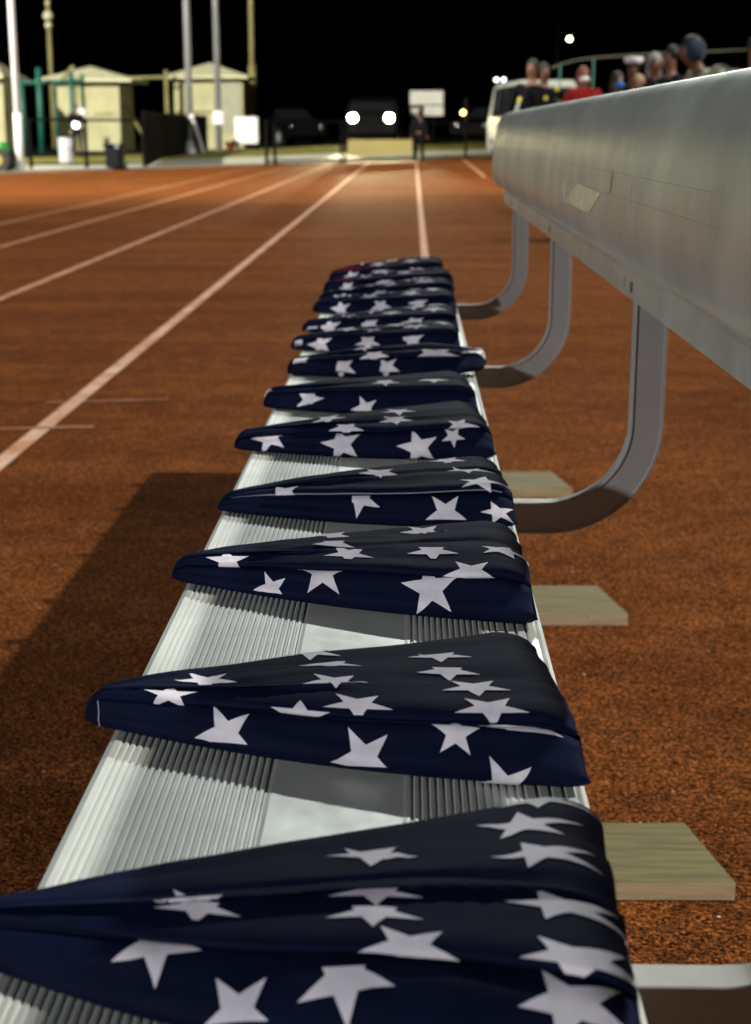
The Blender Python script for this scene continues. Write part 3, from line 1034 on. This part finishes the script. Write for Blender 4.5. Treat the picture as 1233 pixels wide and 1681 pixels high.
g0 = on(68, 54)
r = empty('steel_frame', g0, label='dark green steel play frame of posts and a beam in front of the left shed', cat='frame')
for px, pt, yy, rr in ((68, 111, 54, 0.10), (40, 128, 55, 0.09), (94, 132, 55.5, 0.06), (121, 118, 54.5, 0.085), (139, 122, 55, 0.07)):
    p = on(px, yy) - g0
    MB().tube([(p.x, p.y, p.z), (p.x, p.y, zat(pt, yy) - g0.z)], rr, 10).build('post', M['teal'], r, smooth=True)
p = on(140, 54.6) - g0
q = on(40, 54.6) - g0
MB().tube([(q.x, q.y, zat(136, 54.6) - g0.z), (p.x, p.y, zat(132, 54.6) - g0.z)], 0.075, 8).build('beam', M['teal'], r)
p = on(140, 54.3) - g0
MB().box((p.x - 0.13, p.y - 0.5, zat(197, 54) - g0.z), (p.x + 0.13, p.y - 0.3, zat(178, 54) - g0.z), bev=0.03).build('box', M['wpaint'], r)
# slanting gantry piece behind
MB().tube([(0.5, 1.2, zat(132, 55) - g0.z), (1.0, 1.2, zat(108, 55) - g0.z)], 0.07, 6).build('stay', M['ypole'], r)

a = on(107, 37)
z = zat(225, 37) - a.z
r = empty('litter_bin', a, label='tall light grey litter bin by the fence left of the person in black', cat='bin')
MB().tube([(0, 0, 0), (0, 0, z * 0.04), (0, 0, z)], [0.165, 0.175, 0.185], 18).build('bin_body', M['galv'] if False else simple('light_grey_plastic', (0.34, 0.34, 0.35), 0.6), r, smooth=True)
MB().tube([(0, 0, z), (0, 0, z + 0.05), (0, 0, z + 0.07)], [0.20, 0.20, 0.1], 18).build('lid', M['black'], r, smooth=True)
a = on(187, 35.3)
z = zat(236, 35.3) - a.z
r = empty('trash_can', a, label='black wheeled trash can at the track edge beside a dark fence post', cat='trash can')
dk = simple('dark_grey_plastic', (0.006, 0.007, 0.010), 0.6, 0, 0.2, 4, 0.1)
MB().box((-0.19, -0.2, 0.05), (0.19, 0.2, z * 0.9), bev=0.03).build('bin_body', dk, r)
MB().box((-0.23, -0.24, z * 0.9), (0.23, 0.22, z), bev=0.02).build('lid', M['black'], r)
MB().box((0.06, -0.252, z * 0.82), (0.16, -0.243, z * 0.97)).build('pale_patch', simple('grey_sticker', (0.30, 0.32, 0.36), 0.5), r)
for s in (-1, 1):
    MB().tube([(s * 0.20, 0.16, 0.06), (s * 0.235, 0.16, 0.06)], 0.06, 14).build('wheel', M['rubber'], r)

a = on(405, 51)
MBx = MB().box((-0.38, -0.2, zat(236, 51) - a.z), (0.38, 0.2, zat(192, 51) - a.z), bev=0.04)
r = empty('white_cabinet', a, label='blank white cabinet standing on the pale ground at the foot of the right shed', cat='cabinet')
MBx.build('body', M['wpaint'], r)
for x in (-0.3, 0.3): MB().box((x - 0.03, -0.12, 0), (x + 0.03, 0.12, zat(236, 51) - a.z + 0.01)).build('foot', M['black'], r)

a = on(374, 51)
o = MB()
M_ = Matrix.Translation((0, 0, 0.13)) @ Matrix.Rotation(rad(60), 4, 'Y')
vs, fs = [], []
for i in range(16):
    t = 2 * math.pi * i / 16
    vs.append(M_ @ Vector((0.17 * math.cos(t), 0.17 * math.sin(t), 0)))
for i in range(16):
    t = 2 * math.pi * i / 16
    vs.append(M_ @ Vector((0.035 * math.cos(t), 0.035 * math.sin(t), 0.46)))
fs = [(i, (i + 1) % 16, 16 + (i + 1) % 16, 16 + i) for i in range(16)] + [tuple(range(16, 32)), tuple(range(16))[::-1]]
o.add(vs, fs)
o.box((-0.2, -0.2, -0.02), (0.2, 0.2, 0.01), M=M_)
cone = o.build('traffic_cone', simple('faded_orange_plastic', (0.42, 0.09, 0.015), 0.6), loc=a, label='small orange cone tipped over left of the white cabinet', cat='cone')

# ---- the dark pipe fence along the track's end
TOPZ = 1.12


def fence_piece(posts, label, screen=False, top=True, bottom=True, z=TOPZ, double=()):
    P = [on(px, Y) for px, Y in posts]
    o = P[0]
    r = empty('fence', o, label=label, cat='fence', group='black pipe fencing at the end of the track')
    for i, p in enumerate(P):
        q = p - o
        MB().tube([(q.x, q.y, q.z - 0.05), (q.x, q.y, z - o.z + 0.03)], 0.045, 8).build('post', M['black'], r)
    for i in range(len(P) - 1):
        a, b = P[i] - o, P[i + 1] - o
        if top: MB().tube([(a.x, a.y, z - o.z), (b.x, b.y, z - o.z)], 0.03, 8).build('rail', M['black'], r)
        if bottom: MB().tube([(a.x, a.y, a.z + 0.10), (b.x, b.y, b.z + 0.10)], 0.022, 8).build('rail', M['black'], r)
        if screen:
            n = (b - a).cross(Vector((0, 0, 1))).normalized() * 0.012
            n = Vector((n.x, n.y, 0)) + n * 1.5
            vs = []
            for s in (1, 1.8):
                vs += [a + n * s + Vector((0, 0, 0.02)), b + n * s + Vector((0, 0, 0.02)), Vector((b.x, b.y, z - o.z - 0.01)) + n * s, Vector((a.x, a.y, z - o.z - 0.01)) + n * s]
            MB().add(vs, [(0, 1, 2, 3), (7, 6, 5, 4), (0, 4, 5, 1), (1, 5, 6, 2), (2, 6, 7, 3), (3, 7, 4, 0)]).build('windscreen', simple('dark_mesh_screen', (0.003, 0.003, 0.002), 0.9, 0, 0.2, 4, 0.03), r)
    return r


fence_piece([(48, 35.0), (140, 36.0), (235, 37.0)], 'low black pipe fence behind the light grey bin on the left')
fence_piece([(237, 37.3), (262, 42.0), (338, 50.0)], 'fence covered with dark screening running back behind the braced pole', screen=True, z=1.32, bottom=False)
fence_piece([(437, 40.6), (451, 41.0), (560, 43.0)], 'black pipe fence with a doubled post right of the white cabinet')
gt = fence_piece([(567, 43.2), (681, 46.0)], 'gate in the black fence with a cream banner, below the headlights', top=False)
fence_piece([(694, 46.5), (765, 50.5), (835, 53.5)], 'black pipe fence right of the standing person in black, before the van')
a, b = on(571, 43.2), on(677, 45.9)
o = gt.location
zb, ztp = 0.30, zat(231, 44.5)
vs = [Vector((a.x, a.y - 0.03, zat(257, 43.2))), Vector((b.x, b.y - 0.03, zat(253, 45.9))), Vector((b.x, b.y - 0.03, zat(229, 45.9))), Vector((a.x, a.y - 0.03, zat(229, 43.2)))]
vs = [v - o for v in vs]
vs += [v + Vector((0, 0.01, 0)) for v in vs]
MB().add(vs, [(0, 1, 2, 3), (7, 6, 5, 4), (0, 4, 5, 1), (1, 5, 6, 2), (2, 6, 7, 3), (3, 7, 4, 0)]).build('banner', M['banner'], gt)
p = on(765, 50.4)
r = empty('post_lamp', (p.x - 0.10, p.y - 0.06, zat(185, 50.4)), label='small amber lamp fixed to the fence post before the van', cat='lamp')
MB().ball((0, 0, 0), 0.075, 8).build('bulb', M['amber'], r, smooth=True)
MB().box((0.03, 0.02, -0.35), (0.14, 0.10, 0.45)).build('bracket', M['black'], r)

# ---- board on posts
a = on(700, 60)
r = empty('notice_board', a, label='blank white board of two panels on a post right of the headlights', cat='board')
f = lambda px, py: at(px, py, 60) - a
for (x0, x1, y0, y1) in ((673, 728, 149, 172), (696, 728, 174, 190), (674, 690, 178, 190)):
    p, q = f(x0, y1), f(x1, y0)
    MB().box((p.x, -0.03, p.z), (q.x, 0.03, q.z), bev=0.01).build('panel', simple('off_white_panel', (0.50, 0.50, 0.46), 0.5), r)
for px in (692, 712):
    p = f(px, 150)
    MB().tube([(p.x, 0.06, 0), (p.x, 0.06, p.z - 0.02)], 0.04, 8).build('post', M['black'], r)


# ---- vehicles
def car(name, g, rz, body, label, cat, L=4.7, W=1.85, H=1.55, lit=False, box=False, win=None):
    r = empty(name, g, rz, label=label, cat=cat)
    fr = W / 2
    if box:
        prof = [(0.0, 0.45), (0.0, 1.05), (0.10, 1.20), (0.35, H - 0.15), (0.62, H), (L - 0.10, H), (L, H - 0.12), (L, 0.45), (L - 0.1, 0.30), (0.1, 0.30)]
        belt = 1.22
    else:
        prof = [(0.0, 0.45), (0.02, 0.80), (0.15, 0.93), (1.25, 1.02), (1.95, H - 0.06), (2.3, H), (L - 0.9, H - 0.02), (L - 0.15, 1.05), (L, 0.95), (L, 0.45), (L - 0.15, 0.30), (0.15, 0.28)]
        belt = 1.02
    bm = bmesh.new()
    rows = []
    for sx in (-1, -0.94, 0.94, 1):
        row = []
        for (y, z) in prof:
            k = 1.0 if z <= belt else 1 - 0.16 * (z - belt) / (H - belt)
            zz = z - (0.05 if abs(sx) == 1 and z > H - 0.1 else 0)
            row.append(bm.verts.new((sx * fr * k, y, zz)))
        rows.append(row)
    n = len(prof)
    for a_, b_ in zip(rows[:-1], rows[1:]):
        for i in range(n):
            bm.faces.new((a_[i], a_[(i + 1) % n], b_[(i + 1) % n], b_[i]))
    bm.faces.new(rows[0][::-1])
    bm.faces.new(rows[-1])
    bmesh.ops.recalc_face_normals(bm, faces=bm.faces)
    me = bpy.data.meshes.new('m')
    bm.to_mesh(me)
    bm.free()
    obj('body', me, body, r)
    kx = lambda z: fr * (1 - 0.16 * max(0, z - belt) / (H - belt))
    # side windows
    z0, z1 = belt + 0.06, H - 0.14
    spans = [(0.75, 1.6), (1.7, 2.8), (2.9, L - 0.35)] if box else [(1.85, 2.6), (2.7, 3.5)]
    for s in (-1, 1):
        for (ya, yb) in spans:
            vs = [(s * (kx(z0) + 0.008), ya - (0 if box else 0.25), z0), (s * (kx(z0) + 0.008), yb + (0 if box else 0.15), z0), (s * (kx(z1) + 0.008), yb, z1), (s * (kx(z1) + 0.008), ya, z1)]
            vs += [(v[0] - s * 0.02, v[1], v[2]) for v in vs]
            MB().add(vs, [(0, 1, 2, 3), (7, 6, 5, 4), (0, 4, 5, 1), (1, 5, 6, 2), (2, 6, 7, 3), (3, 7, 4, 0)]).build('window', M['glass'], r)
    if box:
        fa = [(0.115, belt + 0.04), (0.335, H - 0.20)]
    else:
        fa = [(1.33, 1.07), (1.90, H - 0.10)]
    for (front, yz) in ((True, fa), (False, [(L + (0.0 if box else -0.17), belt + 0.05), (L - (0.0 if box else 0.82), H - 0.2)])):
        s = -1 if front else 1
        (ya, za), (yb, zb) = yz
        vs = [(-kx(za) + 0.12, ya, za), (kx(za) - 0.12, ya, za), (kx(zb) - 0.12, yb, zb), (-kx(zb) + 0.12, yb, zb)]
        vs = [(v[0], v[1] + s * 0.012, v[2] + (0.012 if not box else 0)) for v in vs] + [(v[0], v[1] - s * 0.012, v[2]) for v in vs]
        MB().add(vs, [(0, 1, 2, 3), (7, 6, 5, 4), (0, 4, 5, 1), (1, 5, 6, 2), (2, 6, 7, 3), (3, 7, 4, 0)]).build('windscreen' if front else 'rear_window', M['glass'], r)
    for y in (0.85, L - 0.9):
        for s in (-1, 1):
            wl = MB().tube([(s * (fr - 0.20), y, 0.33), (s * (fr + 0.01), y, 0.33)], 0.33, 20).build('wheel', M['rubber'], r)
            MB().tube([(s * (fr + 0.005), y, 0.33), (s * (fr + 0.02), y, 0.33)], 0.20, 14).build('rim', M['galv'], wl)
    hz = 0.98 if box else 0.74
    for s in (-1, 1):
        MB().ball((s * (fr - 0.27), 0.03 if not box else 0.02, hz), (0.17, 0.06, 0.15) if lit else (0.13, 0.06, 0.10), 8).build('headlight', M['headlight'] if lit else M['chrome'], r, smooth=True)
        MB().box((s * (fr - 0.10) - 0.06, L - 0.01, 0.8), (s * (fr - 0.10) + 0.06, L + 0.02, 1.1)).build('tail_light', M['glass'], r)
    MB().box((-fr * 0.95, -0.07, 0.38), (fr * 0.95, 0.05, 0.58), bev=0.03).build('bumper', M['black'], r)
    MB().box((-fr * 0.95, L - 0.05, 0.38), (fr * 0.95, L + 0.07, 0.58), bev=0.03).build('bumper', M['rubber'], r)
    MB().box((-fr * 0.55, -0.03, hz - 0.12), (fr * 0.55, 0.04, hz + 0.10)).build('grille', M['black'], r)
    return r


blackcar = simple('black_car_paint', (0.0015, 0.0015, 0.002), 0.6, 0, 0.1, 3, 0.08)
whitecar = simple('white_car_paint', (0.36, 0.38, 0.36), 0.35, 0, 0.05, 3, 0.5)
# the car with lit headlights facing the track: headlights at 581 and 637 px
YH = 58.0
g = on(609, YH)
cH = car('pickup_truck', g, rad(-4), blackcar, 'dark car facing the track with both headlights shining', 'car', 5.0, 1.92, 1.75, lit=True, box=True)
for s_ in (-1, 1):
    hl = flood('headlight_beam', (g.x + s_ * 0.70, g.y - 0.25, g.z + 0.99), (g.x + s_ * 0.70 + 0.25, 44, 0.15), 20000, 0.09, (1.0, 0.90, 0.55), 7.5, 0.5)
g = on(505, 63)
car('parked_car', g, rad(28), blackcar, 'dark parked car left of the shining headlights, only its lamps glinting', 'car', 4.6)
g = on(770, 66)
car('parked_car', g, rad(-30), blackcar, 'dark parked car between the white board and the van', 'car', 4.6)
# white van seen from behind, its left side in view
gv = on(897, 45)
van = car('white_van', (gv.x - 4.9 * math.sin(rad(6)), gv.y + 4.9 * math.cos(rad(6)), gv.z), rad(180 + 6), whitecar, 'white van parked behind the spectators, dark rear window toward the bench', 'van', 4.9, 1.95, 2.30, box=True)
p = at(815, 131, 47)
for dx in (0.0, 0.22):
    r = empty('roof_lamp', (p.x + dx, p.y, p.z), label=('left' if dx == 0 else 'right') + ' one of two small lit lamps on the white van roof', cat='lamp')
    MB().ball((0, 0, 0), 0.06, 8).build('lens', M['dim'], r, smooth=True)
    MB().tube([(0, 0.03, 0), (0, 0.12, 0)], 0.05, 8).build('housing', M['black'], r)


# ---- people
def skinned(name, pts, edges, mat, parent, sub=2, extra=None):
    """one continuous surface grown round a skeleton: pts = {key: (x, y, z, radius)}"""
    keys = list(pts)
    me = bpy.data.meshes.new('m')
    me.from_pydata([pts[k][:3] for k in keys], [(keys.index(a), keys.index(b)) for a, b in edges], [])
    o = bpy.data.objects.new('tmp', me)
    COL.objects.link(o)
    sm = o.modifiers.new('s', 'SKIN')
    sm.use_smooth_shade = True
    for i, k in enumerate(keys):
        r_ = pts[k][3]
        me.skin_vertices[0].data[i].radius = r_ if isinstance(r_, tuple) else (r_, r_)
        me.skin_vertices[0].data[i].use_root = (i == 0)
    ss = o.modifiers.new('u', 'SUBSURF')
    ss.levels = ss.render_levels = sub
    dg = bpy.context.evaluated_depsgraph_get()
    m2 = bpy.data.meshes.new_from_object(o.evaluated_get(dg))
    bpy.data.objects.remove(o)
    m2.polygons.foreach_set('use_smooth', [True] * len(m2.polygons))
    m2.materials.clear()
    return obj(name, m2, mat, parent)


def person(g, face, H, label, top, legs, hair=None, arms=((0.10, 0.02, -0.55), (0.10, 0.02, -0.55)), lean=0.0, skin=None, cap=None, mask=None, hood=None, female=False, badges=(), bend=0.0):
    """face = heading of the front; arms = hand positions relative to the shoulder (out, forward, up)"""
    r = empty('person', g, face, label=label, cat='person')
    k = H / 1.75
    sk = skin or M['skin']
    sh = (0.19 if not female else 0.17) * k
    hip, che, nek, hd = 0.93 * k, 1.28 * k, 1.47 * k, 1.62 * k
    lf = lambda z: -lean * max(0, z - hip) ** 1.3          # leaning forward (-Y is the front)
    P, E = {}, []

    def put(n, x, y, z, rr):
        if bend and z > hip:
            dz = z - hip
            y, z = y * math.cos(bend) - dz * math.sin(bend), hip + dz * math.cos(bend) + y * math.sin(bend) * 0.5
        P[n] = (x, y + lf(z), z, rr)
    put('hip', 0, 0, hip, (0.15 * k, 0.11 * k))
    put('waist', 0, 0, 1.10 * k, (0.13 * k, 0.10 * k))
    put('chest', 0, 0, che, (0.16 * k, 0.11 * k))
    put('base', 0, 0, 1.41 * k, (0.085 * k, 0.07 * k))
    put('neck', 0, 0, nek, 0.052 * k)
    put('jaw', 0, -0.02, 1.545 * k, (0.058 * k, 0.070 * k))
    put('head', 0, -0.005, hd, (0.076 * k, 0.092 * k))
    put('crown', 0, 0.005, 1.705 * k, (0.058 * k, 0.068 * k))
    put('nose', 0, -0.098 * k, 1.60 * k, 0.012 * k)
    E += [('hip', 'waist'), ('waist', 'chest'), ('chest', 'base'), ('base', 'neck'), ('neck', 'jaw'), ('jaw', 'head'), ('head', 'crown')]
    E += [('head', 'nose')]
    for s, nm, hnd in ((-1, 'l', arms[0]), (1, 'r', arms[1])):
        put('sh' + nm, s * sh, 0, 1.40 * k, 0.058 * k)
        S_ = Vector(P['sh' + nm][:3])
        Hn = S_ + Vector((s * hnd[0], -hnd[1], hnd[2])) * k
        mid = (S_ + Hn) / 2
        d = (Hn - S_).length
        U = 0.29 * k
        bend = math.sqrt(max(0.0, U * U - (d / 2) ** 2))
        El = mid + Vector((s * 0.5, 0.6, -0.6)).normalized() * bend
        P['el' + nm] = (*El, 0.042 * k)
        P['wr' + nm] = (*Hn, 0.027 * k)
        fdir = (Hn - El).normalized()
        side = Vector((1, 0, 0)) if abs(fdir.x) < 0.8 else Vector((0, 1, 0))
        side = (side - fdir * side.dot(fdir)).normalized()
        pm = Hn + fdir * 0.06 * k
        P['pm' + nm] = (*pm, (0.036 * k, 0.018 * k))
        E += [('chest', 'sh' + nm), ('sh' + nm, 'el' + nm), ('el' + nm, 'wr' + nm), ('wr' + nm, 'pm' + nm)]
        for q, (off, ln) in enumerate(((-0.03, 0.065), (-0.01, 0.078), (0.01, 0.074), (0.03, 0.058))):
            a_ = pm + side * off * k + fdir * 0.045 * k
            b_ = a_ + (fdir + Vector((0, -0.25, -0.3))).normalized() * ln * 0.6 * k
            P['f%s%da' % (nm, q)] = (*a_, 0.0095 * k)
            P['f%s%db' % (nm, q)] = (*b_, 0.008 * k)
            E += [('pm' + nm, 'f%s%da' % (nm, q)), ('f%s%da' % (nm, q), 'f%s%db' % (nm, q))]
        th = Hn + fdir * 0.03 * k - side * 0.045 * k * s
        P['th' + nm] = (*th, 0.010 * k)
        E.append(('wr' + nm, 'th' + nm))
        put('th_' + nm, s * 0.095 * k, 0, 0.86 * k, 0.083 * k)
        put('kn' + nm, s * 0.105 * k, -0.015, 0.49 * k, 0.055 * k)
        put('an' + nm, s * 0.11 * k, 0.01, 0.09 * k, 0.036 * k)
        put('to' + nm, s * 0.125 * k, -0.15 * k, 0.035 * k, (0.04 * k, 0.028 * k))
        E += [('hip', 'th_' + nm), ('th_' + nm, 'kn' + nm), ('kn' + nm, 'an' + nm), ('an' + nm, 'to' + nm)]
    skinned('body', P, E, sk, r)
    grow = lambda n, f_=1.0, add=0.016: (*P[n][:3], tuple(x * f_ + add for x in (P[n][3] if isinstance(P[n][3], tuple) else (P[n][3],) * 2)))
    tp = {n: grow(n) for n in ('hip', 'waist', 'chest', 'base', 'shl', 'shr', 'ell', 'elr', 'wrl', 'wrr')}
    tp['base'] = (*P['base'][:3], (0.09 * k, 0.08 * k))
    skinned('jacket', tp, [('hip', 'waist'), ('waist', 'chest'), ('chest', 'base'), ('chest', 'shl'), ('shl', 'ell'), ('ell', 'wrl'), ('chest', 'shr'), ('shr', 'elr'), ('elr', 'wrr')], top, r)
    tr = {n: grow(n, 1.0, 0.012) for n in ('hip', 'th_l', 'th_r', 'knl', 'knr', 'anl', 'anr')}
    skinned('trousers', tr, [('hip', 'th_l'), ('th_l', 'knl'), ('knl', 'anl'), ('hip', 'th_r'), ('th_r', 'knr'), ('knr', 'anr')], legs, r)
    for s in (-1, 1):
        t = P['tol' if s < 0 else 'tor']
        MB().ball((t[0], t[1] + 0.06 * k, 0.045 * k), (0.05 * k, 0.13 * k, 0.045 * k), 8).build('shoe', M['black'], r, smooth=True)
    hx, hy, hz_ = P['head'][:3]
    for s in (-1, 1):
        MB().ball((hx + s * 0.030 * k, hy - 0.083 * k, hz_ + 0.012 * k), (0.012 * k, 0.008 * k, 0.007 * k), 6).build('eye', M['black'], r, smooth=True)
    if hair:
        MB().ball((hx, hy + 0.022 * k, hz_ + 0.035 * k), (0.080 * k, 0.090 * k, 0.085 * k), 12).build('hair', hair, r, smooth=True)
    if female and hair:
        MB().ball((hx, hy + 0.05 * k, hz_ - 0.06 * k), (0.09 * k, 0.07 * k, 0.14 * k), 10).build('hair', hair, r, smooth=True)
    if cap:
        c = MB()
        c.tube([(hx, hy, hz_ + 0.055 * k), (hx, hy, hz_ + 0.075 * k), (hx, hy, hz_ + 0.12 * k), (hx, hy, hz_ + 0.135 * k)], [0.095 * k, 0.10 * k, 0.125 * k, 0.09 * k], 20)
        ch = c.build('cap', cap, r, smooth=True)
        MB().ball((hx, hy - 0.10 * k, hz_ + 0.055 * k), (0.075 * k, 0.05 * k, 0.008 * k), 8).build('peak', M['black'], ch, smooth=True)
    if mask:
        MB().ball((hx, hy - 0.048 * k, hz_ - 0.048 * k), (0.064 * k, 0.062 * k, 0.048 * k), 10).build('mask', mask, r, smooth=True)
    if hood:
        q = MB()
        n = 14
        vs, fs = [], []
        for i in range(n + 1):          # a shell open at the front
            t = math.pi * i / n
            for j in range(17):
                p_ = rad(-35 + 250 * j / 16)
                vs.append((hx + 0.096 * k * math.sin(t) * math.cos(p_), hy + 0.02 * k + 0.115 * k * math.sin(t) * math.sin(p_), hz_ + 0.0 * k + 0.112 * k * math.cos(t)))
        for i in range(n):
            for j in range(16):
                a_ = i * 17 + j
                fs.append((a_, a_ + 1, a_ + 18, a_ + 17))
        q.add(vs, fs)
        h_ = q.build('hood', hood, r, smooth=True)
        sd = h_.modifiers.new('t', 'SOLIDIFY')
        sd.thickness = 0.02
    for (x, z, rr, m_) in badges:
        MB().ball((x * k, -0.125 * k + lf(z * k), z * k), (rr, 0.012, rr), 8).build('badge', m_, r, smooth=True)
    return r


def stand(px, py_head, Y, **k):
    """person on the track whose head centre shows at (px, py_head)"""
    p = at(px, py_head, Y)
    return Vector((p.x, p.y, 0.0)), p.z / 1.62 * 1.75


cl = lambda n, c: cloth_mat(n, c, 0.8, 0.2)
dk1 = cl('black_uniform', (0.004, 0.004, 0.007))
yel = simple('yellow_patch', (0.55, 0.50, 0.05), 0.6)
darkhair = simple('dark_hair', (0.012, 0.008, 0.006), 0.6)
skin2 = simple('brown_skin', (0.13, 0.055, 0.03), 0.5)
TOCAM = lambda g: math.atan2(g.x, -g.y) * 0 + rad(0)
g, h = stand(874, 112, 21.5)
person(g, rad(-25), h, 'person in dark uniform, yellow shoulder patch, left of the two before the van', dk1, dk1, darkhair, skin=M['skin'], arms=((0.12, 0.10, -0.5), (0.1, 0.1, -0.5)), badges=((-0.12, 1.22, 0.035, yel),))
g, h = stand(893, 118, 20.6)
person(g, rad(20), h, 'person in dark uniform, yellow chest patch, right of the two before the van', dk1, dk1, darkhair, skin=skin2, arms=((0.12, 0.1, -0.5), (0.12, 0.26, -0.22)), badges=((-0.02, 1.28, 0.03, yel), (0.14, 1.40, 0.035, yel)))
g, h = stand(958, 124, 19.5)
person(g, rad(10), h, 'person in a red jacket wearing a white face mask', cl('red_jacket', (0.24, 0.012, 0.012)), dk1, simple('reddish_hair', (0.20, 0.05, 0.03), 0.6), female=True, mask=cl('white_mask', (0.8, 0.78, 0.82)), arms=((0.02, 0.24, -0.28), (0.02, 0.24, -0.28)))
g, h = stand(1040, 113, 18.0)
person(g, rad(-30), h, 'person in a white peaked cap and dark uniform behind the backrest', dk1, dk1, darkhair, skin=skin2, cap=cl('white_cap', (0.8, 0.8, 0.86)), arms=((0.06, 0.22, -0.30), (0.1, 0.1, -0.5)))
g, h = stand(1014, 133, 17.0)
person(g, rad(15), h, 'small dark-clothed person wearing a bright blue face mask', dk1, dk1, simple('brown_hair', (0.03, 0.02, 0.012), 0.6), mask=cl('blue_mask', (0.03, 0.20, 0.65)), female=True)
g, h = stand(1047, 138, 15.8)
person(g, rad(-40), h, 'short bare-faced person below the white cap, pale hair', dk1, dk1, simple('sandy_hair', (0.34, 0.22, 0.10), 0.6), arms=((0.05, 0.25, -0.1), (0.1, 0.1, -0.5)))
g, h = stand(1075, 104, 16.2)
person(g, rad(5), h, 'person with pale grey hair and collar in a black coat', dk1, dk1, simple('pale_grey_hair', (0.30, 0.27, 0.26), 0.7), female=True, hood=cl('pale_collar', (0.22, 0.21, 0.22)))
g, h = stand(1103, 93, 17.2)
person(g, rad(-70), h, 'person half hidden behind the hooded one in camouflage', dk1, dk1, simple('black_hair', (0.01, 0.008, 0.006), 0.6), skin=M['skin'])
camo = NT('camouflage_cloth')
c_ = camo.co()
camo.l(camo.ramp(camo.noise(c_, 9, 3, 0.5), [(0.42, (0.015, 0.02, 0.012)), (0.47, (0.10, 0.11, 0.06)), (0.55, (0.32, 0.33, 0.24))]), camo.b.inputs['Base Color'])
camo.b.inputs['Roughness'].default_value = 0.85
g, h = stand(1128, 84, 12.2)
g.x += 0.30
h *= 1.05
person(g, rad(-82), h, 'person in camouflage jacket bending forward under a blue-grey hood', camo.m, dk1, darkhair, hood=cl('blue_grey_hood', (0.03, 0.05, 0.085)), bend=0.45, skin=skin2, arms=((0.04, 0.34, -0.32), (0.04, 0.36, -0.28)))
g, h = stand(1240, 82, 14.0)
person(g, rad(-20), h, 'person in a pale top cut off by the right edge of the picture', cl('pale_top', (0.5, 0.5, 0.5)), dk1, darkhair)
# two people at the far end
g = on(126, 44)
person(g, rad(5), 1.50, 'person in black holding a bright round light, by the left fence', dk1, dk1, darkhair, arms=((0.0, 0.26, -0.2), (0.0, 0.26, -0.2)), badges=((0.0, 1.08, 0.10, M['dim']), (0.02, 1.28, 0.05, M['wpaint'])))
g = on(688, 47.5)
person(g, rad(170), 1.50, 'person in black standing at the gate post below the white board', dk1, dk1, darkhair, skin=skin2)
p = on(56, 40)

# arched railing far behind the spectators
r = empty('railing', (0, 0, 0), label='pale arched railing rising behind the spectators', cat='railing')
YR = 38
pts = [at(px, py, YR) for px, py in ((905, 112), (920, 106), (945, 99), (975, 95), (1030, 91), (1100, 87), (1180, 84), (1245, 81))]
o = pts[0].copy()
o.z = 0
r.location = (o.x, o.y, 0)
MB().tube([p - o for p in pts], 0.024, 8).build('rail', simple('dull_rail', (0.05, 0.05, 0.03), 0.6), r, smooth=True)
for p in pts[1::2]:
    q = p - o
    MB().tube([(q.x, q.y, zg(p.x, p.y)), (q.x, q.y, q.z)], 0.02, 6).build('post', M['teal'], r)

# green cart at the left edge, its wheel in view
a = on(-20, 32.6)
r = empty('utility_cart', a, label='green utility cart with a black tyre cut off by the left edge of the picture', cat='cart')
grn = simple('green_cart_paint', (0.03, 0.30, 0.05), 0.4)
MB().box((-1.0, 0.0, 0.32), (0.30, 0.75, 0.62), bev=0.10).build('body', grn, r)
MB().box((-0.9, 0.1, 0.62), (-0.2, 0.6, 0.80), bev=0.05).build('seat', M['black'], r)
for x in (0.18, -0.75):
    for y in (-0.06, 0.70):
        wv = MB().tube([(x, y, 0.25), (x, y + 0.16, 0.25)], 0.25, 20).build('wheel', M['rubber'], r)
        MB().tube([(x, y - 0.012, 0.25), (x, y + 0.17, 0.25)], 0.12, 14).build('rim', simple('yellow_rim', (0.25, 0.20, 0.02), 0.5), wv)
